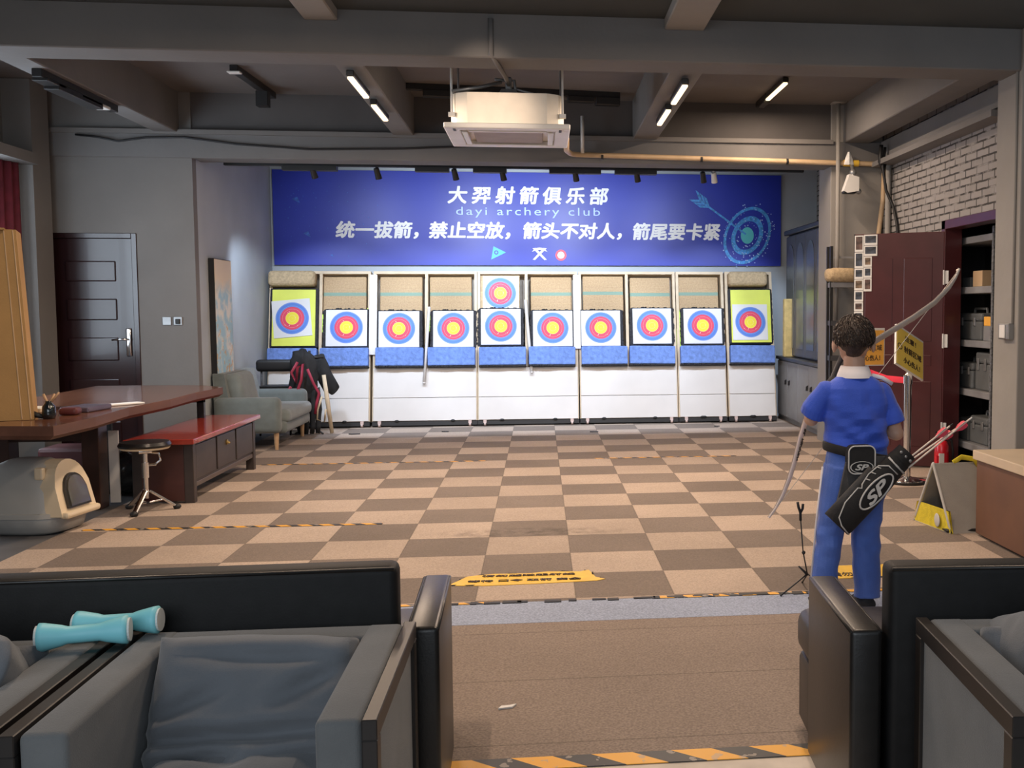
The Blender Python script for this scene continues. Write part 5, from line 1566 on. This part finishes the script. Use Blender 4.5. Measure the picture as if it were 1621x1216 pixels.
# eyes, brows
for s_ in (-1, 1):
    q = MB(o); q.ball(hp(s_ * .034, .094, .006), (.012, .008, .008), 12, 8, HR); q.build('eye', M_paper, body, True)
    q = MB(o); q.ball(hp(s_ * .034, .1005, .006), (.005, .003, .005), 8, 6, HR); q.build('iris', M_hair, body, True)
    q = MB(o); q.tube([hp(s_ * .018, .103, .026), hp(s_ * .05, .092, .028)], .004, 6); q.build('eyebrow', M_hair, body, True)
# hair: short crop, a bulged cap cut by the hairline
q = MB(o)
seg, rng_ = 44, 26
rows = []
for i in range(rng_ + 1):
    th = PI * i / rng_
    row = []
    for k in range(seg):
        a = 2 * PI * k / seg
        v = Vector((.096 * math.sin(th) * math.cos(a), .112 * math.sin(th) * math.sin(a), .104 * math.cos(th)))
        v.x *= 1 - .30 * max(0, min(1, (-v.z - .005) / .09))
        front = math.sin(a)
        lim = -.112 if front < .1 else (-.04 if front < .5 else .045)
        if front < .1: lim = -.085 - .025 * max(0, -front)
        if abs(math.cos(a)) > .85 and front > -.35: lim = -.03
        v.z = max(v.z, lim)
        if v.z <= lim + 1e-6:
            v.x *= .86; v.y *= .86
        r_ = 1 + .025 * noise.noise(v * 55) + .02 * noise.noise(v * 120)
        row.append(hp(*(v * r_ + Vector((0, -.012, .02)))))
    rows.append(row)
q.loft(rows)
hair = q.build('hair', M_hair, person, True)
# individual locks over the cap
q = MB(o)
random.seed(31)
for k in range(900):
    th = math.acos(random.uniform(-.35, 1)); a = random.uniform(0, 2 * PI)
    v = Vector((.097 * math.sin(th) * math.cos(a), .113 * math.sin(th) * math.sin(a), .105 * math.cos(th)))
    v.x *= 1 - .30 * max(0, min(1, (-v.z - .005) / .09))
    if v.y > .03 and v.z < .04: continue
    nrm = Vector((v.x / .0098, v.y / .0132, v.z / .011)).normalized()
    whirl = Vector((-v.y, v.x, 0)) * 3
    dn = (Vector((v.x * 2.5, v.y * 2.5, -.22)) + whirl * .25 + Vector((random.uniform(-.1, .1), random.uniform(-.1, .1), 0))).normalized()
    dn = (dn - nrm * dn.dot(nrm)).normalized()
    p0 = v + Vector((0, -.012, .02))
    L = random.uniform(.014, .026)
    q.tube([hp(*p0), hp(*(p0 + dn * L * .5 + nrm * .0035)), hp(*(p0 + dn * L + nrm * .0025))], [.0024, .0019, .0005], 4)
q.build('hair_locks', M_hair, hair, True)
# shirt: torso and sleeves in one surface
q = MB(o)
q.loft([ell((cx_, -.85, z), rx, ry, 32, tl) for z, cx_, rx, ry, tl in ((.775, 1.842, .140, .102, -.006), (.80, 1.841, .147, .110, 0), (.84, 1.838, .146, .108, 0), (.90, 1.833, .146, .104, 0), (.97, 1.829, .152, .104, 0), (1.03, 1.827, .158, .102, 0), (1.075, 1.826, .148, .092, 0), (1.11, 1.825, .112, .078, 0), (1.135, 1.824, .074, .066, 0))])
for S_, E_, k1 in ((LS, LE, .88), (RS, RE, .74)):
    n_ = (E_ - S_)
    q.ball(S_ + Vector((.014 if S_ is LS else -.014, 0, -.004)), .056, 16, 12)
    q.tube([S_ + Vector((.03 if S_ is LS else -.03, 0, .01)), S_ + n_ * .35, S_ + n_ * k1], [(.058, .060), (.056, .062), (.064, .070)], 18)
bmesh.ops.subdivide_edges(q.bm, edges=q.bm.edges[:], cuts=1, use_grid_fill=True)
for v in q.bm.verts:
    w_ = v.co + o
    f = noise.noise(Vector((w_.x * 9 + w_.z * 7, w_.y * 8, w_.z * 6))) * .012
    f += math.sin((w_.z - .62 * abs(w_.x - 1.83)) * 62 + 2 * noise.noise(w_ * 6)) * .0055 * (1 if w_.z < .95 else .45)
    f += math.sin(w_.z * 30 + w_.x * 46 + 3 * noise.noise(w_ * 5)) * .0045
    d = Vector((v.co.x - .01, v.co.y, 0)); d = d.normalized() if d.length > 1e-5 else d
    v.co += d * f
shirt = q.build('shirt', M_shirt, person, True)
mod_remesh(shirt, .005, 2, .4)
# collar, shoulder piping, cuffs
q = MB(o)
rings = []
for z, r1, r2 in ((1.112, .084, .075), (1.140, .074, .066), (1.175, .066, .060), (1.178, .064, .058)):
    rings.append(ell((1.824, -.848, z + 0), r1, r2, 28, .0, 2))
q.loft(rings, cap=False)
rings = [ell((1.824, -.848, z), r1, r2, 28, 0, 2) for z, r1, r2 in ((1.178, .062, .058), (1.180, .066, .063), (1.136, .083, .080), (1.124, .086, .084))]
q.loft(rings, cap=False)
q.build('collar', M_shirtw, person, True)
q = MB(o); q.tube([(1.905, -.865, 1.135), (1.955, -.868, 1.122), (2.005, -.868, 1.092)], .010, 8, flat=.5); q.build('shoulder_piping', M_shirtw, shirt, True)
q = MB(o); q.tube([(2.032, -.905, .955), (2.055, -.89, .925)], .006, 6); q.build('sleeve_mark', M_shirtw, shirt, True)
# trousers
q = MB(o)
q.loft([ell((1.84, -.85, z), rx, ry, 32) for z, rx, ry in ((.52, .120, .082), (.58, .148, .105), (.66, .158, .112), (.73, .152, .108), (.80, .140, .098))])
for H_, K_, A_, hw in ((HL, KL, AL, .064), (HRr, KR, AR, .062)):
    q.tube([H_ + Vector((0, 0, .0)), H_.lerp(K_, .35), H_.lerp(K_, .75), K_.lerp(A_, .15), K_.lerp(A_, .6), A_ + Vector((0, .0, -.02))], [(.076, .100), (.078, .092), (.073, .084), (.068, .076), (.064, .072), (hw, .074)], 20, up=(1, 0, 0))
bmesh.ops.subdivide_edges(q.bm, edges=q.bm.edges[:], cuts=2, use_grid_fill=True)
for v in q.bm.verts:
    w_ = v.co + o
    f = noise.noise(Vector((w_.x * 10, w_.y * 9, w_.z * 5))) * .013
    f += math.sin(w_.z * 46 + w_.x * 55 + 2 * noise.noise(w_ * 5)) * .0065 * (math.exp(-((w_.z - .36) / .13) ** 2) + .5 * math.exp(-((w_.z - .12) / .05) ** 2) + .4 * math.exp(-((w_.z - .66) / .08) ** 2))
    cx_ = 1.70 if w_.x < 1.80 else 1.89
    d = Vector((w_.x - cx_, w_.y + .85, 0)); d = d.normalized() if d.length > 1e-5 else d
    v.co += d * f
tro = q.build('trousers', M_pants, person, True)
mod_remesh(tro, .005, 2, .4)
q = MB(o); q.tube([(1.668, -.865, .70), (1.640, -.86, .44), (1.606, -.885, .10)], .005, 6); q.build('side_piping', M_shirtw, tro, True)
for A_ in (AL, AR):
    q = MB(o)
    q.tube([A_ + Vector((0, -.045, -.045)), A_ + Vector((0, .02, -.042)), A_ + Vector((0, .10, -.050)), A_ + Vector((0, .165, -.062))], [(.032, .034), (.038, .038), (.028, .042), (.012, .03)], 16, up=(0, 0, 1))
    shoe = q.build('shoe', M_foamdark, person, True)
    q = MB(o); q.prism([(A_.x + x, A_.y + y) for x, y in ((-.034, -.055), (.034, -.055), (.042, .05), (.036, .13), (.0, .18), (-.036, .13), (-.042, .05))], .022, 'z', .0035); q.build('sole', M_paper, shoe)

# ---------------- hip quiver
qv = thing('hip_quiver', 'black hip quiver with pouch and belt worn by the boy', 'quiver', (1.85, -.98, 0))
oq = Vector((1.85, -.98, 0))
belt = ell((1.84, -.85, .775), .160, .122, 40)
q = MB(oq); q.tube([p + Vector((0, 0, -.22 * (p.x - 1.79))) for p in belt], [(.022, .005)] * 40, 8, closed=True, up=(0, 0, 1)); q.build('belt', M_nylon, qv, True)
def rrect(cx_, cz, w_, h_, r_, n=6):
    out = []
    for sx, sz, a0 in ((1, 1, 0), (-1, 1, PI / 2), (-1, -1, PI), (1, -1, 1.5 * PI)):
        for k in range(n + 1):
            a = a0 + PI / 2 * k / n
            out.append((cx_ + sx * (w_ / 2 - r_) + r_ * math.cos(a), cz + sz * (h_ / 2 - r_) + r_ * math.sin(a)))
    return out
PX, PZ, PY = 1.815, .750, -1.012
q = MB(oq); q.prism(rrect(PX, PZ, .132, .136, .032), .05, 'y', PY); pch = q.build('pouch', M_nylon, qv)
q = MB(oq); q.tube([(x, PY - .001, z) for x, z in rrect(PX, PZ, .126, .130, .03)], .0035, 6, closed=True); q.build('pouch_piping', M_piping, pch, True)
q = MB(oq); q.ribbon_ring((PX, PY, PZ - .034), .056, .051, -.003, 'y', 40, (1, .5)); q.build('logo_oval', M_piping, pch)
text('logo_letters', 'SP', M_piping, pch, T(PX - oq.x, PY - oq.y - .001, PZ - .034), width=.062, height=.026, bold=.03, shear=.3)
# hanging flap between belt and tube
q = MB(oq); q.prism([(1.755, .765), (1.94, .76), (1.97, .69), (1.90, .60), (1.755, .49), (1.69, .48), (1.72, .60)], .02, 'y', -.985); q.build('thigh_flap', M_nylong, qv)
QB, QT = Vector((1.697, -1.035, .448)), Vector((1.988, -1.035, .752))
ax_ = (QT - QB).normalized()
side = Vector((-ax_.z, 0, ax_.x))
q = MB(oq)
q.tube([QB, QB + ax_ * .02, QB + ax_ * .2, QB + ax_ * .35, QT], [(.062, .020), (.068, .032), (.070, .036), (.060, .036), (.056, .036)], 24, up=side); tubeo = q.build('quiver_tube', M_nylon, qv, True, 60)
q = MB(oq); q.tube([QT - ax_ * .005, QT + ax_ * .05], [(.054, .038), (.050, .036)], 24, up=side); q.build('quiver_mouth', M_nylon, qv, True, 60)
q = MB(oq)
for k in range(3): q.box(-.008, .008, -.006, .006, -.02, .02, .003, 1, rot=None) if False else q.ball(QT + ax_ * .025 + side * (-.03 + .03 * k) + Vector((0, -.034, 0)), (.008, .005, .008), 8, 6)
q.build('mouth_rivet', M_steel, qv, True)
def onq(u, v): return QB + ax_ * u + side * v + Vector((0, -.0355, 0))
def qtube(name, uv, r_, m, closed=False):
    q = MB(oq); q.tube([onq(u, v) + Vector((0, .028 * (abs(v) / .07) ** 3, 0)) for u, v in uv], r_, 6, closed=closed); return q.build(name, m, tubeo, True)
qtube('tube_piping', [(.39, .055), (.385, .0), (.385, -.055)], .005, M_piping)
qtube('tube_piping', [(.005, -.06), (.01, .0), (.03, .035), (.10, .058), (.19, .060), (.20, .048), (.215, .058), (.27, .066), (.33, .060), (.36, .03), (.36, -.03)], .0035, M_piping)
def oval(cu, cv, ru, rv, n=30): return [(cu + ru * math.cos(2 * PI * k / n), cv + rv * math.sin(2 * PI * k / n)) for k in range(n)]
qtube('logo_oval', oval(.235, -.012, .105, .042), .0045, M_piping, True)
mxq = T(*(onq(.235, -.012) + Vector((0, -.003, 0)) - oq)) @ Matrix((Vector((ax_.x, 0, ax_.z)), Vector((0, 1, 0)), Vector((side.x, 0, side.z)))).transposed().to_4x4()
text('logo_letters', 'SP', M_piping, tubeo, mxq, width=.13, height=.048, bold=.03, shear=.3)
for u in (.245, .285, .32): qtube('glove_line', [(u, .062), (u + .008, .046)], .003, M_piping)
q = MB(oq); q.tube([onq(.0, .06) + Vector((0, .03, 0)), onq(.30, .075) + Vector((0, .035, 0))], [(.03, .015), (.012, .012)], 10); q.build('side_pocket', M_nylong, tubeo, True)

# ---------------- arrows in the quiver
def arrow(lab, a, b_, nockc=M_paper):
    a, b_ = Vector(a), Vector(b_)
    t = thing('arrow', lab, 'arrow', a, group='arrows in the hip quiver')
    d = (b_ - a); L = d.length
    t.rotation_euler = d.to_track_quat('Z', 'Y').to_euler()
    q = MB(); q.cyl((0, 0, -.30), (0, 0, L), .0042, n=10); q.build('shaft', M_shaft, t, True, 40)
    for k in range(3):
        an = 2 * PI * k / 3 + .5
        c_, s_ = math.cos(an), math.sin(an)
        q = MB()
        pr = [(.004, L - .085), (.020, L - .055), (.022, L - .03), (.017, L - .02), (.004, L - .018)]
        P0 = [(r_ * c_ - .0008 * s_, r_ * s_ + .0008 * c_, z) for r_, z in pr]; P1 = [(r_ * c_ + .0008 * s_, r_ * s_ - .0008 * c_, z) for r_, z in pr]
        q.loft([P0, P1]); q.build('fletching', M_vane if k != 1 else M_vanew, t)
    q = MB(); q.cyl((0, 0, L), (0, 0, L + .018), .0045, .003, n=8); q.build('nock', nockc, t)
arrow('left arrow of the pair rising from quiver, black nock', (2.030, -1.035, .756), (2.225, -1.04, .905), M_black)
arrow('right arrow of the pair rising from quiver, longest reach', (2.050, -1.035, .728), (2.318, -1.04, .934))
arrow('arrow with fletching between the two longer quiver arrows', (2.035, -1.02, .738), (2.262, -1.01, .885))

# ---------------- recurve bow
bw = thing('recurve_bow', 'recurve bow with pale limbs held slanted by the boy', 'bow', (1.846, -.52, 1.10))
ob = Vector((1.846, -.52, 1.10))
CAMP = Vector((.3353, -5.7745, 1.4494))
KS = .9735
tip0 = CAMP + (Vector((1.487, -.5, .386)) - CAMP) * KS
U = Vector((.616, 0, .788)); PERP = Vector((-.788, 0, .616)) * .76 + Vector((0, 1, 0)) * .65
PERP.normalize()
def bp(s_, h_): return tip0 + U * (s_ * KS) + PERP * (h_ * KS / .76)
low = [(0, 0), (.06, .001), (.134, .010), (.22, .030), (.307, .056), (.428, .100), (.50, .122), (.565, .140)]
upp = [(1.61, 0), (1.56, -.010), (1.50, -.014), (1.393, -.004), (1.269, .028), (1.157, .066), (1.08, .092), (1.02, .110)]
wv = U.cross(PERP).normalized()
for nm, pts, mB, mF, tx in (('lower_limb', low, M_limbw, M_limbg, 1), ('upper_limb', upp, M_limbg, M_limbw, 0)):
    P = [bp(*p) for p in pts]
    q = MB(ob); q.tube(P, [(.008, .005), (.012, .005), (.018, .0055), (.023, .006), (.026, .0065), (.027, .007), (.027, .0075), (.027, .008)], 12, up=wv)
    li = q.build(nm, mB, bw, True, 60)
    q = MB(ob); q.tube([p + PERP * .0055 for p in P], [(.008, .002), (.012, .002), (.018, .002), (.023, .002), (.026, .002), (.027, .002), (.027, .002), (.027, .002)], 10, up=wv); q.build('limb_facing', mF, li, True, 60)
    if tx:
        a, c = bp(.29, .052), bp(.50, .122)
        xd = (c - a).normalized(); nd = -PERP; nd = (nd - xd * nd.dot(xd)).normalized(); zd = xd.cross(nd) * -1
        mx = Matrix((xd, -nd, zd)).transposed().to_4x4(); mx.translation = (a + c) / 2 + nd * .0092 - ob
        text('limb_lettering', 'WINNER  28', M_riser, li, mx, width=.17, height=.020, bold=.02, shear=.2)
# riser with pockets and grip
R_ = [bp(*p) for p in ((.55, .137), (.60, .160), (.66, .165), (.72, .150), (.78, .145), (.84, .160), (.90, .172), (.97, .145), (1.03, .108))]
q = MB(ob); q.tube(R_, [(.021, .013), (.018, .018), (.013, .016), (.012, .015), (.015, .018), (.013, .014), (.012, .016), (.018, .018), (.021, .013)], 14, up=wv); q.build('riser', M_riser, bw, True, 60)
q = MB(ob); q.tube([bp(.69, .15), bp(.74, .135), bp(.79, .14)], [(.014, .016), (.016, .020), (.015, .018)], 12, up=wv); q.build('grip', M_black, bw, True, 60)
for s0, h0, m in ((.572, .146, M_paper), (1.01, .118, M_paper)):
    q = MB(ob); q.ball(bp(s0, h0), (.024, .024, .024), 14, 10); q.build('limb_pocket', m, bw, True)
q = MB(ob); q.tube([bp(.0, 0), bp(.15, .0), bp(.8, -.0), bp(1.5, 0), bp(1.61, 0)], .0016, 6); q.build('bowstring', M_limbg, bw, True)
q = MB(ob); q.ball(bp(.012, .002), .008, 8, 6); q.ball(bp(1.598, .002), .008, 8, 6); q.build('limb_tip', M_limbw, bw, True)

# bow stand on the floor next to the boy
sd = thing('bow_stand', 'thin folding bow stand with black fork beside the boy', 'bow stand', (1.665, -.56, 0))
osd = Vector((1.665, -.56, 0))
q = MB(osd); q.tube([(1.676, -.56, .10), (1.652, -.56, .22), (1.637, -.56, .40)], .0035, 8); q.build('stem', M_blackm, sd, True)
q = MB(osd); q.ball((1.655, -.56, .215), .010, 10, 8); q.build('joint', M_black, sd, True)
q = MB(osd); q.tube([(1.638, -.56, .38), (1.637, -.56, .42), (1.627, -.56, .45), (1.622, -.56, .475)], .007, 8); q.tube([(1.637, -.56, .42), (1.648, -.56, .44), (1.650, -.56, .465)], .007, 8); q.build('fork', M_black, sd, True)
for p in ((1.53, -.60), (1.80, -.62), (1.70, -.36)):
    q = MB(osd); q.tube([(1.676, -.56, .105), (p[0], p[1], .008)], .004, 8); q.ball((p[0], p[1], .009), .006, 8, 6); q.build('leg', M_blackm, sd, True)
q = MB(osd); q.tube([(1.676, -.56, .10), (1.625, -.58, .15)], [.008, .004], 8); q.build('hinge_tab', M_blackm, sd, True)
